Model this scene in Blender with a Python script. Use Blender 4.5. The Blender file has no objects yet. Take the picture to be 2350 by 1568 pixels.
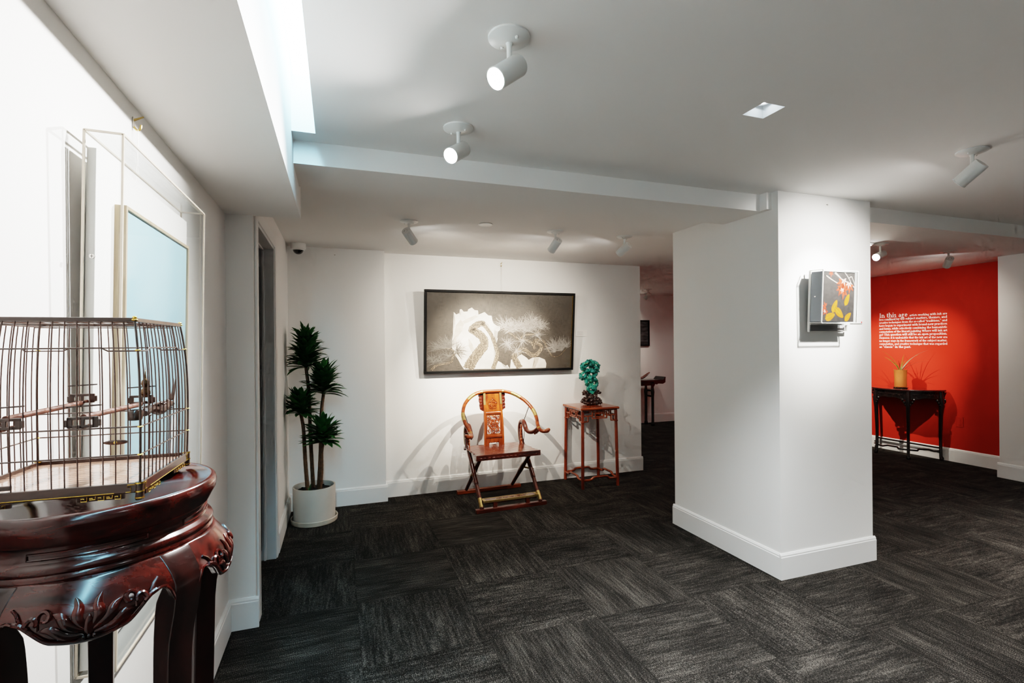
import bpy, bmesh, math, random
from mathutils import Vector, Matrix
random.seed(7)
PI = math.pi
scene = bpy.context.scene
COL = scene.collection

# ---------------------------------------------------------------- materials
def new_mat(name):
    m = bpy.data.materials.new(name)
    m.use_nodes = True
    nt = m.node_tree
    b = nt.nodes.get('Principled BSDF')
    return m, nt, b

def plain(name, col, rough=0.5, metal=0.0, spec=0.5, coat=0.0, bump=0.0, bscale=200.0, var=0.0, vscale=8.0):
    m, nt, b = new_mat(name)
    b.inputs['Base Color'].default_value = (*col, 1)
    b.inputs['Roughness'].default_value = rough
    b.inputs['Metallic'].default_value = metal
    b.inputs['Specular IOR Level'].default_value = spec
    if coat:
        b.inputs['Coat Weight'].default_value = coat
        b.inputs['Coat Roughness'].default_value = 0.12
    tc = nt.nodes.new('ShaderNodeTexCoord')
    n = nt.nodes.new('ShaderNodeTexNoise')
    n.inputs['Scale'].default_value = vscale
    n.inputs['Detail'].default_value = 4
    nt.links.new(tc.outputs['Object'], n.inputs['Vector'])
    r = nt.nodes.new('ShaderNodeValToRGB')
    r.color_ramp.elements[0].position = 0.3
    r.color_ramp.elements[1].position = 0.7
    r.color_ramp.elements[0].color = (*[max(0, c * (1 - var)) for c in col], 1)
    r.color_ramp.elements[1].color = (*[min(1, c * (1 + var)) for c in col], 1)
    nt.links.new(n.outputs['Fac'], r.inputs['Fac'])
    nt.links.new(r.outputs['Color'], b.inputs['Base Color'])
    if bump:
        n2 = nt.nodes.new('ShaderNodeTexNoise')
        n2.inputs['Scale'].default_value = bscale
        n2.inputs['Detail'].default_value = 3
        nt.links.new(tc.outputs['Object'], n2.inputs['Vector'])
        bp = nt.nodes.new('ShaderNodeBump')
        bp.inputs['Strength'].default_value = bump
        bp.inputs['Distance'].default_value = 0.002
        nt.links.new(n2.outputs['Fac'], bp.inputs['Height'])
        nt.links.new(bp.outputs['Normal'], b.inputs['Normal'])
    return m

def emit(name, col, strength):
    m, nt, b = new_mat(name)
    b.inputs['Base Color'].default_value = (*col, 1)
    b.inputs['Emission Color'].default_value = (*col, 1)
    b.inputs['Emission Strength'].default_value = strength
    return m

def wood(name, dark, light, rough=0.3, coat=0.5, axis='X', scale=6.0, stretch=9.0, bump=0.05):
    m, nt, b = new_mat(name)
    tc = nt.nodes.new('ShaderNodeTexCoord')
    mp = nt.nodes.new('ShaderNodeMapping')
    s = {'X': (scale, scale * stretch, scale * stretch), 'Y': (scale * stretch, scale, scale * stretch),
         'Z': (scale * stretch, scale * stretch, scale)}[axis]
    mp.inputs['Scale'].default_value = s
    n = nt.nodes.new('ShaderNodeTexNoise')
    n.inputs['Scale'].default_value = 1.0
    n.inputs['Detail'].default_value = 6
    n.inputs['Roughness'].default_value = 0.6
    n.inputs['Distortion'].default_value = 0.6
    r = nt.nodes.new('ShaderNodeValToRGB')
    r.color_ramp.elements[0].position = 0.32
    r.color_ramp.elements[1].position = 0.7
    r.color_ramp.elements[0].color = (*dark, 1)
    r.color_ramp.elements[1].color = (*light, 1)
    nt.links.new(tc.outputs['Object'], mp.inputs['Vector'])
    nt.links.new(mp.outputs['Vector'], n.inputs['Vector'])
    nt.links.new(n.outputs['Fac'], r.inputs['Fac'])
    nt.links.new(r.outputs['Color'], b.inputs['Base Color'])
    b.inputs['Roughness'].default_value = rough
    b.inputs['Coat Weight'].default_value = coat
    b.inputs['Coat Roughness'].default_value = 0.15
    if bump:
        bp = nt.nodes.new('ShaderNodeBump')
        bp.inputs['Strength'].default_value = bump
        bp.inputs['Distance'].default_value = 0.001
        nt.links.new(n.outputs['Fac'], bp.inputs['Height'])
        nt.links.new(bp.outputs['Normal'], b.inputs['Normal'])
    return m

def mathn(nt, op, a, b=None, c=None):
    n = nt.nodes.new('ShaderNodeMath')
    n.operation = op
    for i, v in enumerate((a, b, c)):
        if v is None:
            continue
        if isinstance(v, (int, float)):
            n.inputs[i].default_value = v
        else:
            nt.links.new(v, n.inputs[i])
    return n.outputs[0]

def acrylic(name, tint=(0.97, 0.98, 0.98), gloss=0.10):
    # thin clear sheet: mostly see-through, fresnel gloss on top
    m = bpy.data.materials.new(name)
    m.use_nodes = True
    nt = m.node_tree
    for n in list(nt.nodes):
        nt.nodes.remove(n)
    out = nt.nodes.new('ShaderNodeOutputMaterial')
    tr = nt.nodes.new('ShaderNodeBsdfTransparent')
    tr.inputs['Color'].default_value = (*tint, 1)
    gl = nt.nodes.new('ShaderNodeBsdfGlossy')
    gl.inputs['Roughness'].default_value = 0.03
    fr = nt.nodes.new('ShaderNodeFresnel')
    geo = nt.nodes.new('ShaderNodeNewGeometry')
    nt.links.new(mathn(nt, 'POWER', 1.3, mathn(nt, 'MULTIPLY_ADD', geo.outputs['Backfacing'], -2.0, 1.0)), fr.inputs['IOR'])
    # a back face sees the inverse index; keep both sides alike so the sheet never mirrors totally
    geo2 = mathn(nt, 'MINIMUM', fr.outputs['Fac'], 0.6)
    mx = nt.nodes.new('ShaderNodeMixShader')
    nt.links.new(geo2, mx.inputs['Fac'])
    nt.links.new(tr.outputs['BSDF'], mx.inputs[1])
    nt.links.new(gl.outputs['BSDF'], mx.inputs[2])
    nt.links.new(mx.outputs['Shader'], out.inputs['Surface'])
    return m

def carpet_material():
    m, nt, b = new_mat('carpet_tiles')
    tc = nt.nodes.new('ShaderNodeTexCoord')
    sp = nt.nodes.new('ShaderNodeSeparateXYZ')
    nt.links.new(tc.outputs['Object'], sp.inputs[0])
    tx = mathn(nt, 'DIVIDE', mathn(nt, 'SUBTRACT', sp.outputs['X'], 0.095), 0.62)
    ty = mathn(nt, 'DIVIDE', mathn(nt, 'SUBTRACT', sp.outputs['Y'], 3.03), 0.61)
    ix = mathn(nt, 'FLOOR', tx)
    iy = mathn(nt, 'FLOOR', ty)
    par = mathn(nt, 'FLOORED_MODULO', mathn(nt, 'ADD', ix, iy), 2.0)
    # par 0 / 1 : stripes along Y or X
    def combine(x, y, z):
        c = nt.nodes.new('ShaderNodeCombineXYZ')
        for i, v in enumerate((x, y, z)):
            if isinstance(v, (int, float)):
                c.inputs[i].default_value = v
            else:
                nt.links.new(v, c.inputs[i])
        return c.outputs[0]
    def mix(f, a, bb):
        n = nt.nodes.new('ShaderNodeMix')
        n.data_type = 'FLOAT'
        nt.links.new(f, n.inputs[0]); nt.links.new(a, n.inputs[2]); nt.links.new(bb, n.inputs[3])
        return n.outputs[0]
    across = mix(par, sp.outputs['Y'], sp.outputs['X'])
    along = mix(par, sp.outputs['X'], sp.outputs['Y'])
    tid = mathn(nt, 'ADD', mathn(nt, 'MULTIPLY', ix, 3.7), mathn(nt, 'MULTIPLY', iy, 5.3))
    def noise(vec, detail=2, rough=0.5, dist=0.0):
        n = nt.nodes.new('ShaderNodeTexNoise')
        n.inputs['Scale'].default_value = 1.0
        n.inputs['Detail'].default_value = detail
        n.inputs['Roughness'].default_value = rough
        n.inputs['Distortion'].default_value = dist
        nt.links.new(vec, n.inputs['Vector'])
        return n.outputs['Fac']
    # broad streaks
    s1 = noise(combine(mathn(nt, 'MULTIPLY', across, 74.0), mathn(nt, 'MULTIPLY', along, 5.0), tid), 2, 0.6, 0.5)
    # blotches
    s2 = noise(combine(mathn(nt, 'MULTIPLY', across, 9.0), mathn(nt, 'MULTIPLY', along, 2.5), tid), 2)
    # loops
    s3 = noise(combine(mathn(nt, 'MULTIPLY', across, 150.0), mathn(nt, 'MULTIPLY', along, 330.0), tid), 2, 0.7)
    rows = mathn(nt, 'SINE', mathn(nt, 'MULTIPLY', along, 2 * PI / 0.0085))
    rows = mathn(nt, 'MULTIPLY_ADD', rows, 0.5, 0.5)
    v = mathn(nt, 'ADD', mathn(nt, 'MULTIPLY', mathn(nt, 'SUBTRACT', s1, 0.5), 1.35),
              mathn(nt, 'MULTIPLY', mathn(nt, 'SUBTRACT', s2, 0.5), 0.95))
    v = mathn(nt, 'ADD', v, mathn(nt, 'MULTIPLY', mathn(nt, 'SUBTRACT', s3, 0.5), 3.8))
    v = mathn(nt, 'ADD', v, mathn(nt, 'MULTIPLY', mathn(nt, 'SUBTRACT', rows, 0.5), 0.16))
    wn = nt.nodes.new('ShaderNodeTexWhiteNoise')
    wn.noise_dimensions = '2D'
    nt.links.new(combine(ix, iy, 0.0), wn.inputs['Vector'])
    v = mathn(nt, 'ADD', v, mathn(nt, 'MULTIPLY', mathn(nt, 'SUBTRACT', wn.outputs['Value'], 0.5), 0.10))
    v = mathn(nt, 'ADD', mathn(nt, 'MULTIPLY', v, 0.55), 0.45)
    # darken the seam
    fx = mathn(nt, 'ABSOLUTE', mathn(nt, 'SUBTRACT', mathn(nt, 'FRACT', tx), 0.5))
    fy = mathn(nt, 'ABSOLUTE', mathn(nt, 'SUBTRACT', mathn(nt, 'FRACT', ty), 0.5))
    seam = mathn(nt, 'GREATER_THAN', mathn(nt, 'MAXIMUM', fx, fy), 0.4945)
    v = mathn(nt, 'SUBTRACT', v, mathn(nt, 'MULTIPLY', seam, 0.04))
    r = nt.nodes.new('ShaderNodeValToRGB')
    cr = r.color_ramp
    cr.elements[0].position = 0.10
    cr.elements[0].color = CARPET[0]
    cr.elements[1].position = 0.98
    cr.elements[1].color = CARPET[2]
    e = cr.elements.new(0.55)
    e.color = CARPET[1]
    nt.links.new(v, r.inputs['Fac'])
    nt.links.new(r.outputs['Color'], b.inputs['Base Color'])
    b.inputs['Roughness'].default_value = 0.95
    b.inputs['Specular IOR Level'].default_value = 0.1
    bp = nt.nodes.new('ShaderNodeBump')
    bp.inputs['Strength'].default_value = 0.35
    bp.inputs['Distance'].default_value = 0.004
    nt.links.new(v, bp.inputs['Height'])
    nt.links.new(bp.outputs['Normal'], b.inputs['Normal'])
    return m

CARPET = [(0.006, 0.0055, 0.005, 1), (0.030, 0.027, 0.024, 1), (0.165, 0.148, 0.13, 1)]
M = {}
M['wall'] = plain('white_wall_paint', (0.83, 0.82, 0.80), 0.75, spec=0.25, bump=0.04, bscale=350)
M['ceil'] = plain('white_ceiling_paint', (0.87, 0.855, 0.835), 0.85, spec=0.2)
M['trim'] = plain('white_trim_gloss', (0.80, 0.795, 0.78), 0.4)
M['red'] = plain('red_wall_paint', (0.42, 0.026, 0.010), 0.7, spec=0.25, var=0.05, vscale=3)
M['carpet'] = carpet_material()
M['fixture'] = plain('white_fixture_metal', (0.78, 0.78, 0.76), 0.35)
M['fixture_dark'] = plain('fixture_socket_grey', (0.16, 0.15, 0.14), 0.5)
M['lens'] = emit('lamp_lens_glow', (1.0, 0.98, 0.95), 60)
M['lens_soft'] = emit('diffuser_glow', (1.0, 0.96, 0.9), 1.6)
M['cove'] = emit('cove_strip_glow', (0.36, 0.78, 1.0), 46)
M['rosewood'] = wood('dark_rosewood', (0.0025, 0.001, 0.001), (0.085, 0.0085, 0.004), 0.20, 0.4, 'X', 9, 5)
M['rosewood_z'] = wood('dark_rosewood_upright', (0.004, 0.0016, 0.0014), (0.034, 0.006, 0.004), 0.22, 0.5, 'Z', 6, 6)
M['orange_wood'] = wood('orange_brown_hardwood', (0.15, 0.026, 0.006), (0.46, 0.105, 0.020), 0.28, 0.6, 'Z', 5, 8)
M['orange_wood_x'] = wood('orange_brown_hardwood_across', (0.12, 0.021, 0.005), (0.42, 0.085, 0.016), 0.28, 0.6, 'X', 5, 8)
M['brown_wood'] = wood('red_brown_hardwood', (0.035, 0.006, 0.003), (0.15, 0.026, 0.009), 0.3, 0.5, 'X', 6, 8)
M['brown_wood_z'] = wood('red_brown_hardwood_upright', (0.035, 0.006, 0.003), (0.15, 0.026, 0.009), 0.3, 0.5, 'Z', 6, 8)
M['stand_wood'] = wood('red_orange_stand_wood', (0.11, 0.018, 0.007), (0.30, 0.055, 0.016), 0.3, 0.5, 'Z', 5, 8)
M['stand_wood_x'] = wood('red_orange_stand_wood_across', (0.13, 0.024, 0.007), (0.36, 0.075, 0.018), 0.25, 0.6, 'X', 5, 8)
M['brass'] = plain('aged_brass', (0.50, 0.36, 0.15), 0.35, metal=0.85, var=0.15, vscale=40)
M['gold'] = plain('bright_gold_brass', (0.75, 0.50, 0.12), 0.25, metal=1.0)
M['black_wood'] = wood('black_lacquer_wood', (0.004, 0.003, 0.003), (0.016, 0.008, 0.007), 0.25, 0.4, 'Z', 6, 6)
M['iron'] = plain('dark_iron', (0.05, 0.045, 0.04), 0.4, metal=0.8)
M['steel'] = plain('polished_steel', (0.6, 0.57, 0.53), 0.3, metal=1.0)
M['clear'] = acrylic('clear_acrylic')
M['edge'] = plain('acrylic_edge_tan', (0.62, 0.54, 0.44), 0.2, spec=0.6)
M['pale_edge'] = plain('acrylic_edge_pale', (0.80, 0.78, 0.74), 0.2, spec=0.6)
M['mat_white'] = plain('white_mount_board', (0.86, 0.84, 0.81), 0.7)
M['black'] = plain('black_paint', (0.010, 0.010, 0.011), 0.45)
M['black_frame'] = plain('charcoal_frame', (0.007, 0.007, 0.007), 0.5, spec=0.25)

# ---------------------------------------------------------------- mesh builder
class MB:
    def __init__(self):
        self.bm = bmesh.new()
        self.mi = 0
    def _tagnew(self, faces):
        for f in faces:
            f.material_index = self.mi
    def box(self, c, s, rot=None):
        mat = Matrix.Translation(c)
        if rot is not None:
            mat = mat @ rot.to_4x4()
        hx, hy, hz = s[0] / 2, s[1] / 2, s[2] / 2
        vs = [self.bm.verts.new(mat @ Vector((x * hx, y * hy, z * hz))) for x in (-1, 1) for y in (-1, 1) for z in (-1, 1)]
        idx = [(0, 1, 3, 2), (4, 6, 7, 5), (0, 4, 5, 1), (2, 3, 7, 6), (0, 2, 6, 4), (1, 5, 7, 3)]
        self._tagnew([self.bm.faces.new([vs[i] for i in q]) for q in idx])
        return self
    def span(self, x0, x1, y0, y1, z0, z1):
        return self.box(((x0 + x1) / 2, (y0 + y1) / 2, (z0 + z1) / 2), (abs(x1 - x0), abs(y1 - y0), abs(z1 - z0)))
    def bar(self, p0, p1, w, h, up=(0, 0, 1)):
        # rectangular bar from p0 to p1, w across, h along 'up'
        p0, p1 = Vector(p0), Vector(p1)
        d = (p1 - p0)
        L = d.length
        d.normalize()
        upv = Vector(up)
        side = d.cross(upv)
        if side.length < 1e-5:
            side = d.cross(Vector((0, 1, 0)))
        side.normalize()
        u2 = side.cross(d).normalized()
        R = Matrix((d, side, u2)).transposed()
        return self.box((p0 + p1) / 2, (L, w, h), R)
    def tube(self, pts, rad, seg=8, closed=False, caps=True, flat=1.0, up=None):
        pts = [Vector(p) for p in pts]
        n = len(pts)
        rads = rad if isinstance(rad, (list, tuple)) else [rad] * n
        rings = []
        prev = Vector(up) if up is not None else None
        for i, p in enumerate(pts):
            if closed:
                t = pts[(i + 1) % n] - pts[i - 1]
            else:
                t = pts[min(i + 1, n - 1)] - pts[max(i - 1, 0)]
            if t.length < 1e-9:
                t = Vector((0, 0, 1))
            t.normalize()
            if prev is None:
                a = Vector((0, 0, 1)) if abs(t.z) < 0.9 else Vector((1, 0, 0))
            else:
                a = prev
            nrm = a - t * a.dot(t)
            if nrm.length < 1e-6:
                a = Vector((1, 0, 0)) if abs(t.x) < 0.9 else Vector((0, 1, 0))
                nrm = a - t * a.dot(t)
            nrm.normalize()
            bi = t.cross(nrm)
            prev = nrm
            r = rads[i]
            rings.append([self.bm.verts.new(p + nrm * (math.cos(2 * PI * k / seg) * r * flat) + bi * (math.sin(2 * PI * k / seg) * r)) for k in range(seg)])
        fs = []
        m = n if closed else n - 1
        for i in range(m):
            A, B = rings[i], rings[(i + 1) % n]
            for k in range(seg):
                fs.append(self.bm.faces.new((A[k], A[(k + 1) % seg], B[(k + 1) % seg], B[k])))
        if caps and not closed:
            fs.append(self.bm.faces.new(list(reversed(rings[0]))))
            fs.append(self.bm.faces.new(rings[-1]))
        self._tagnew(fs)
        return self
    def cyl(self, p0, p1, r0, r1=None, seg=20):
        return self.tube([p0, p1], [r0, r0 if r1 is None else r1], seg)
    def lathe(self, prof, c=(0, 0, 0), seg=32, close_ends=True):
        c = Vector(c)
        rings = []
        for (r, z) in prof:
            if r < 1e-6:
                rings.append([self.bm.verts.new(c + Vector((0, 0, z)))])
            else:
                rings.append([self.bm.verts.new(c + Vector((r * math.cos(2 * PI * k / seg), r * math.sin(2 * PI * k / seg), z))) for k in range(seg)])
        fs = []
        for A, B in zip(rings, rings[1:]):
            for k in range(seg):
                k2 = (k + 1) % seg
                if len(A) == 1 and len(B) == 1:
                    continue
                if len(A) == 1:
                    fs.append(self.bm.faces.new((A[0], B[k], B[k2])))
                elif len(B) == 1:
                    fs.append(self.bm.faces.new((A[k], A[k2], B[0])))
                else:
                    fs.append(self.bm.faces.new((A[k], A[k2], B[k2], B[k])))
        if close_ends:
            if len(rings[0]) > 1:
                fs.append(self.bm.faces.new(list(reversed(rings[0]))))
            if len(rings[-1]) > 1:
                fs.append(self.bm.faces.new(rings[-1]))
        self._tagnew(fs)
        return self
    def ball(self, c, r, scale=(1, 1, 1), u=12, v=8):
        mat = Matrix.Translation(c) @ Matrix.Diagonal((scale[0] * r, scale[1] * r, scale[2] * r, 1))
        g = bmesh.ops.create_uvsphere(self.bm, u_segments=u, v_segments=v, radius=1.0, matrix=mat)
        fs = set()
        for vv in g['verts']:
            for f in vv.link_faces:
                fs.add(f)
        self._tagnew(fs)
        return self
    def poly(self, pts):
        vs = [self.bm.verts.new(p) for p in pts]
        f = self.bm.faces.new(vs)
        f.material_index = self.mi
        return self
    def prism(self, poly, fn, t):
        # 2D polygon -> fn(u, v, w) at w=0 and w=t
        a = [self.bm.verts.new(fn(u, v, 0)) for u, v in poly]
        b = [self.bm.verts.new(fn(u, v, t)) for u, v in poly]
        fs = [self.bm.faces.new(a), self.bm.faces.new(list(reversed(b)))]
        n = len(poly)
        for i in range(n):
            j = (i + 1) % n
            fs.append(self.bm.faces.new((a[j], a[i], b[i], b[j])))
        self._tagnew(fs)
        return self
    def build(self, name, mats, parent=None, loc=None, smooth=False, bevel=0.0, recalc=True, angle=40, tri=False):
        if recalc:
            bmesh.ops.recalc_face_normals(self.bm, faces=self.bm.faces[:])
        if tri:
            bmesh.ops.triangulate(self.bm, faces=[f for f in self.bm.faces if len(f.verts) > 4])
        me = bpy.data.meshes.new(name)
        self.bm.to_mesh(me)
        self.bm.free()
        if not isinstance(mats, (list, tuple)):
            mats = [mats]
        for m in mats:
            me.materials.append(m)
        o = bpy.data.objects.new(name, me)
        COL.objects.link(o)
        if loc is not None:
            o.location = loc
        if parent is not None:
            o.parent = parent
        if smooth:
            me.polygons.foreach_set('use_smooth', [True] * len(me.polygons))
            me.set_sharp_from_angle(angle=math.radians(angle))
        if bevel:
            md = o.modifiers.new('Bevel', 'BEVEL')
            md.width = bevel
            md.segments = 2
            md.limit_method = 'ANGLE'
            md.angle_limit = math.radians(35)
        return o

def tag(o, label=None, cat=None, group=None, kind=None):
    if label: o['label'] = label
    if cat: o['category'] = cat
    if group: o['group'] = group
    if kind: o['kind'] = kind
    return o

def thing(name, label, cat, loc=(0, 0, 0), rz=0.0, group=None):
    o = bpy.data.objects.new(name, None)
    o.empty_display_size = 0.05
    COL.objects.link(o)
    o.location = loc
    o.rotation_euler = (0, 0, rz)
    return tag(o, label, cat, group)

def struct(o):
    o['kind'] = 'structure'
    return o

def copy_tree(o, parent=None):
    c = o.copy()
    COL.objects.link(c)
    if parent is not None:
        c.parent = parent
        c.matrix_parent_inverse = o.matrix_parent_inverse.copy()
    for ch in list(o.children):
        copy_tree(ch, c)
    return c

def smooth_path(pts, sub=6, closed=False):
    P = [Vector(p) for p in pts]
    n = len(P)
    out = []
    rng = range(n if closed else n - 1)
    for i in rng:
        if closed:
            p0, p1, p2, p3 = P[i - 1], P[i], P[(i + 1) % n], P[(i + 2) % n]
        else:
            p0, p1, p2, p3 = P[max(i - 1, 0)], P[i], P[i + 1], P[min(i + 2, n - 1)]
        for k in range(sub):
            t = k / sub
            out.append(0.5 * ((2 * p1) + (-p0 + p2) * t + (2 * p0 - 5 * p1 + 4 * p2 - p3) * t * t + (-p0 + 3 * p1 - 3 * p2 + p3) * t ** 3))
    if not closed:
        out.append(P[-1])
    return out

def aim_matrix(d):
    # rotation taking local -Z to direction d
    d = Vector(d).normalized()
    return d.to_track_quat('-Z', 'Y').to_matrix()
# ---------------------------------------------------------------- the room
H1, H2 = 2.46, 2.415
XL = -0.555           # left wall
XD = -0.425           # wall with the doorway
YA, YB = 4.93, 5.05   # corner wall and picture wall
CX0, CX1, CY0, CY1 = 2.635, 3.46, 2.405, 3.45   # column
XR = 7.2              # red wall
XP = 6.83             # pier on the right
BH, BT = 0.163, 0.015

struct(MB().span(-0.75, 7.45, -2.8, 8.3, -0.08, 0.0).build('floor', M['carpet']))

# main ceiling with a slot for the cove and a square hole for the recessed lamp
RX, RY, RS = 1.673, 1.595, 0.056
mb = MB()
T = 0.03
mb.span(-0.087, RX - RS, -2.7, 2.52, H1, H1 + T)
mb.span(RX + RS, XP + 0.5, -2.7, 2.52, H1, H1 + T)
mb.span(RX - RS, RX + RS, -2.7, RY - RS, H1, H1 + T)
mb.span(RX - RS, RX + RS, RY + RS, 2.52, H1, H1 + T)
mb.span(-0.187, -0.087, 2.405, 2.52, H1, H1 + T)
struct(mb.build('ceiling', M['ceil']))
# lower ceiling behind the beams
struct(MB().span(-0.75, 7.45, 2.80, 8.3, H2, H2 + 0.05).build('ceiling_low', M['ceil']))
# dropped soffit along the left wall, its upright face runs up into the cove slot
mb = MB()
mb.span(-0.75, -0.187, -2.7, 2.985, 2.205, 2.78)
struct(mb.build('ceiling_soffit', M['ceil']))
mb = MB()
mb.span(-0.087, -0.057, -2.7, 2.435, H1 + T, 2.78)
mb.span(-0.187, -0.057, 2.405, 2.435, H1 + T, 2.78)
mb.span(-0.187, -0.057, -2.7, 2.435, 2.78, 2.80)
struct(mb.build('ceiling_cove', M['ceil']))
# beams
mb = MB()
mb.span(-0.187, CX0, 2.51, 2.87, 2.352, 2.55)
mb.span(2.595, CX0, 2.455, 2.51, 2.352, H1)
struct(mb.build('ceiling_beam', M['ceil']))
struct(MB().span(CX1, XP, 2.50, 2.90, 2.352, 2.55).build('ceiling_beam', M['ceil']))

# walls
struct(MB().span(-0.75, XL, -2.7, 2.975, 0, 2.206).build('wall_left', M['wall']))
DY0, DY1, DZ = 3.09, 3.885, 2.205
mb = MB()
mb.span(-0.75, XD, 2.975, DY0, 0, H2)
mb.span(-0.75, XD, DY1, YA + 0.05, 0, H2)
mb.span(-0.75, XD, DY0, DY1, DZ, H2)
struct(mb.build('wall_doorway', M['wall']))
struct(MB().span(-0.75, 0.43, YA, 5.3, 0, H2).build('wall_corner', M['wall']))
struct(MB().span(0.43, 3.385, YB, 8.2, 0, H2).build('wall_back', M['wall']))
struct(MB().span(3.2, 7.45, 8.03, 8.3, 0, H2).build('wall_far', M['wall']))
struct(MB().span(XR, 7.45, 3.36, 8.2, 0, H2).build('wall_red', M['red']))
struct(MB().span(XP, 7.45, -2.7, 3.37, 0, 2.55).build('wall_right', M['wall']))
struct(MB().span(-0.75, 7.45, -2.8, -2.6, 0, 2.8).build('wall_rear', M['wall']))
struct(MB().span(CX0, CX1, CY0, CY1, 0, 2.55).build('wall_column', M['wall']))

# skirting boards: flat board with a small bevelled cap
def skirting(name, p0, p1, out, cap0=0, cap1=0):
    p0, p1, out = Vector((*p0, 0)), Vector((*p1, 0)), Vector((*out, 0)).normalized()
    d = (p1 - p0).normalized()
    p0 = p0 - d * cap0
    p1 = p1 + d * cap1
    prof = [(0, 0), (BT, 0), (BT, BH - 0.024), (BT - 0.003, BH - 0.020), (BT - 0.003, BH - 0.012), (BT - 0.010, BH), (0, BH)]
    mb = MB()
    a = [mb.bm.verts.new(p0 + out * u + Vector((0, 0, v))) for u, v in prof]
    b = [mb.bm.verts.new(p1 + out * u + Vector((0, 0, v))) for u, v in prof]
    n = len(prof)
    for i in range(n):
        j = (i + 1) % n
        mb.bm.faces.new((a[i], a[j], b[j], b[i]))
    mb.bm.faces.new(list(reversed(a)))
    mb.bm.faces.new(b)
    return struct(mb.build(name, M['trim']))
skirting('baseboard_left', (XL, -2.6), (XL, 2.975), (1, 0))
skirting('baseboard_jog', (XL, 2.975), (XD, 2.975), (0, -1), 0, BT)
skirting('baseboard_doorway', (XD, 3.965), (XD, YA), (1, 0))
skirting('baseboard_corner', (XD, YA), (0.43, YA), (0, -1), 0, BT)
skirting('baseboard_return', (0.43, YA), (0.43, YB), (1, 0), 0, 0)
skirting('baseboard_back', (0.43, YB), (3.385, YB), (0, -1), 0, BT)
skirting('baseboard_far', (3.3, 8.03), (XR, 8.03), (0, -1))
skirting('baseboard_red', (XR, 3.37), (XR, 8.0), (-1, 0))
skirting('baseboard_right', (XP, -2.6), (XP, 3.37), (-1, 0), 0, BT)
skirting('baseboard_pier', (XP, 3.37), (XR, 3.37), (0, 1), 0, 0)
skirting('baseboard_column_left', (CX0, CY0), (CX0, CY1), (-1, 0), 0, BT)
skirting('baseboard_column_front', (CX0, CY0), (CX1, CY0), (0, -1), BT, BT)
skirting('baseboard_column_right', (CX1, CY0), (CX1, CY1), (1, 0), 0, BT)

# doorway: casing, jambs and a black door leaf set back in the opening
mb = MB()
e = XD + 0.012
mb.span(XD, e, DY0 - 0.075, DY0, 0, DZ + 0.075)
mb.span(XD, e, DY1, DY1 + 0.075, 0, DZ + 0.075)
mb.span(XD, e, DY0, DY1, DZ, DZ + 0.075)
struct(mb.build('trim_1', M['trim'], bevel=0.003))
mb = MB()
mb.span(-0.55, XD + 0.004, DY0, DY0 + 0.018, 0, DZ)
mb.span(-0.55, XD + 0.004, DY1 - 0.018, DY1, 0, DZ)
mb.span(-0.55, XD + 0.004, DY0, DY1, DZ - 0.018, DZ)
mb.span(-0.50, -0.485, DY1 - 0.030, DY1 - 0.018, 0, DZ - 0.018)
mb.span(-0.50, -0.485, DY0, DY1, DZ - 0.030, DZ - 0.018)
M['jamb'] = plain('grey_door_frame_paint', (0.66, 0.66, 0.66), 0.5)
struct(mb.build('trim_2', M['jamb'], bevel=0.002))
M['door_grey'] = plain('grey_door_panel', (0.20, 0.19, 0.18), 0.5)
mb = MB()
mb.span(-0.545, -0.515, DY0 + 0.018, DY1 - 0.018, 0.0, 0.075)
mb.span(-0.545, -0.515, DY0 + 0.018, DY1 - 0.018, 2.06, DZ - 0.018)
dr = mb.build('door_1', M['door_grey'])
struct(dr)
d2 = MB().span(-0.545, -0.512, DY0 + 0.018, DY1 - 0.018, 0.075, 2.06).build('door_leaf', M['black'], dr)

# cove strip light inside the slot
co = MB().span(-0.175, -0.100, -2.5, 2.38, 2.70, 2.715).build('cove_light', M['cove'])
tag(co, 'long cool white light strip inside the ceiling slot above the soffit', 'light strip')

# ---------------------------------------------------------------- camera
RHO = math.radians(0.5)
cam_d = bpy.data.cameras.new('camera')
cam = bpy.data.objects.new('camera', cam_d)
COL.objects.link(cam)
YAW = math.atan(400 / 1140)
cam_d.sensor_width = 36.0
cam_d.lens = 1140 / 2350 * 36.0
cam_d.shift_y = 7 / 2350
cam_d.clip_start = 0.02
cam.location = (0, 0, 1.5)
fwd = Vector((math.sin(YAW), math.cos(YAW), 0))
Rm = fwd.to_track_quat('-Z', 'Y').to_matrix() @ Matrix.Rotation(-RHO, 3, 'Z')
cam.rotation_euler = Rm.to_euler()
scene.camera = cam
# ---------------------------------------------------------------- spotlights
def spot_lamp(name, parent, loc, d, power, size, blend, col=(1, 0.95, 0.88), rad=0.014):
    ld = bpy.data.lights.new(name, 'SPOT')
    ld.energy = power
    ld.spot_size = math.radians(size)
    ld.spot_blend = blend
    ld.color = col
    ld.shadow_soft_size = rad
    o = bpy.data.objects.new(name, ld)
    COL.objects.link(o)
    o.parent = parent
    o.location = loc
    o.rotation_euler = aim_matrix(d).to_euler()
    return o

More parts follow.
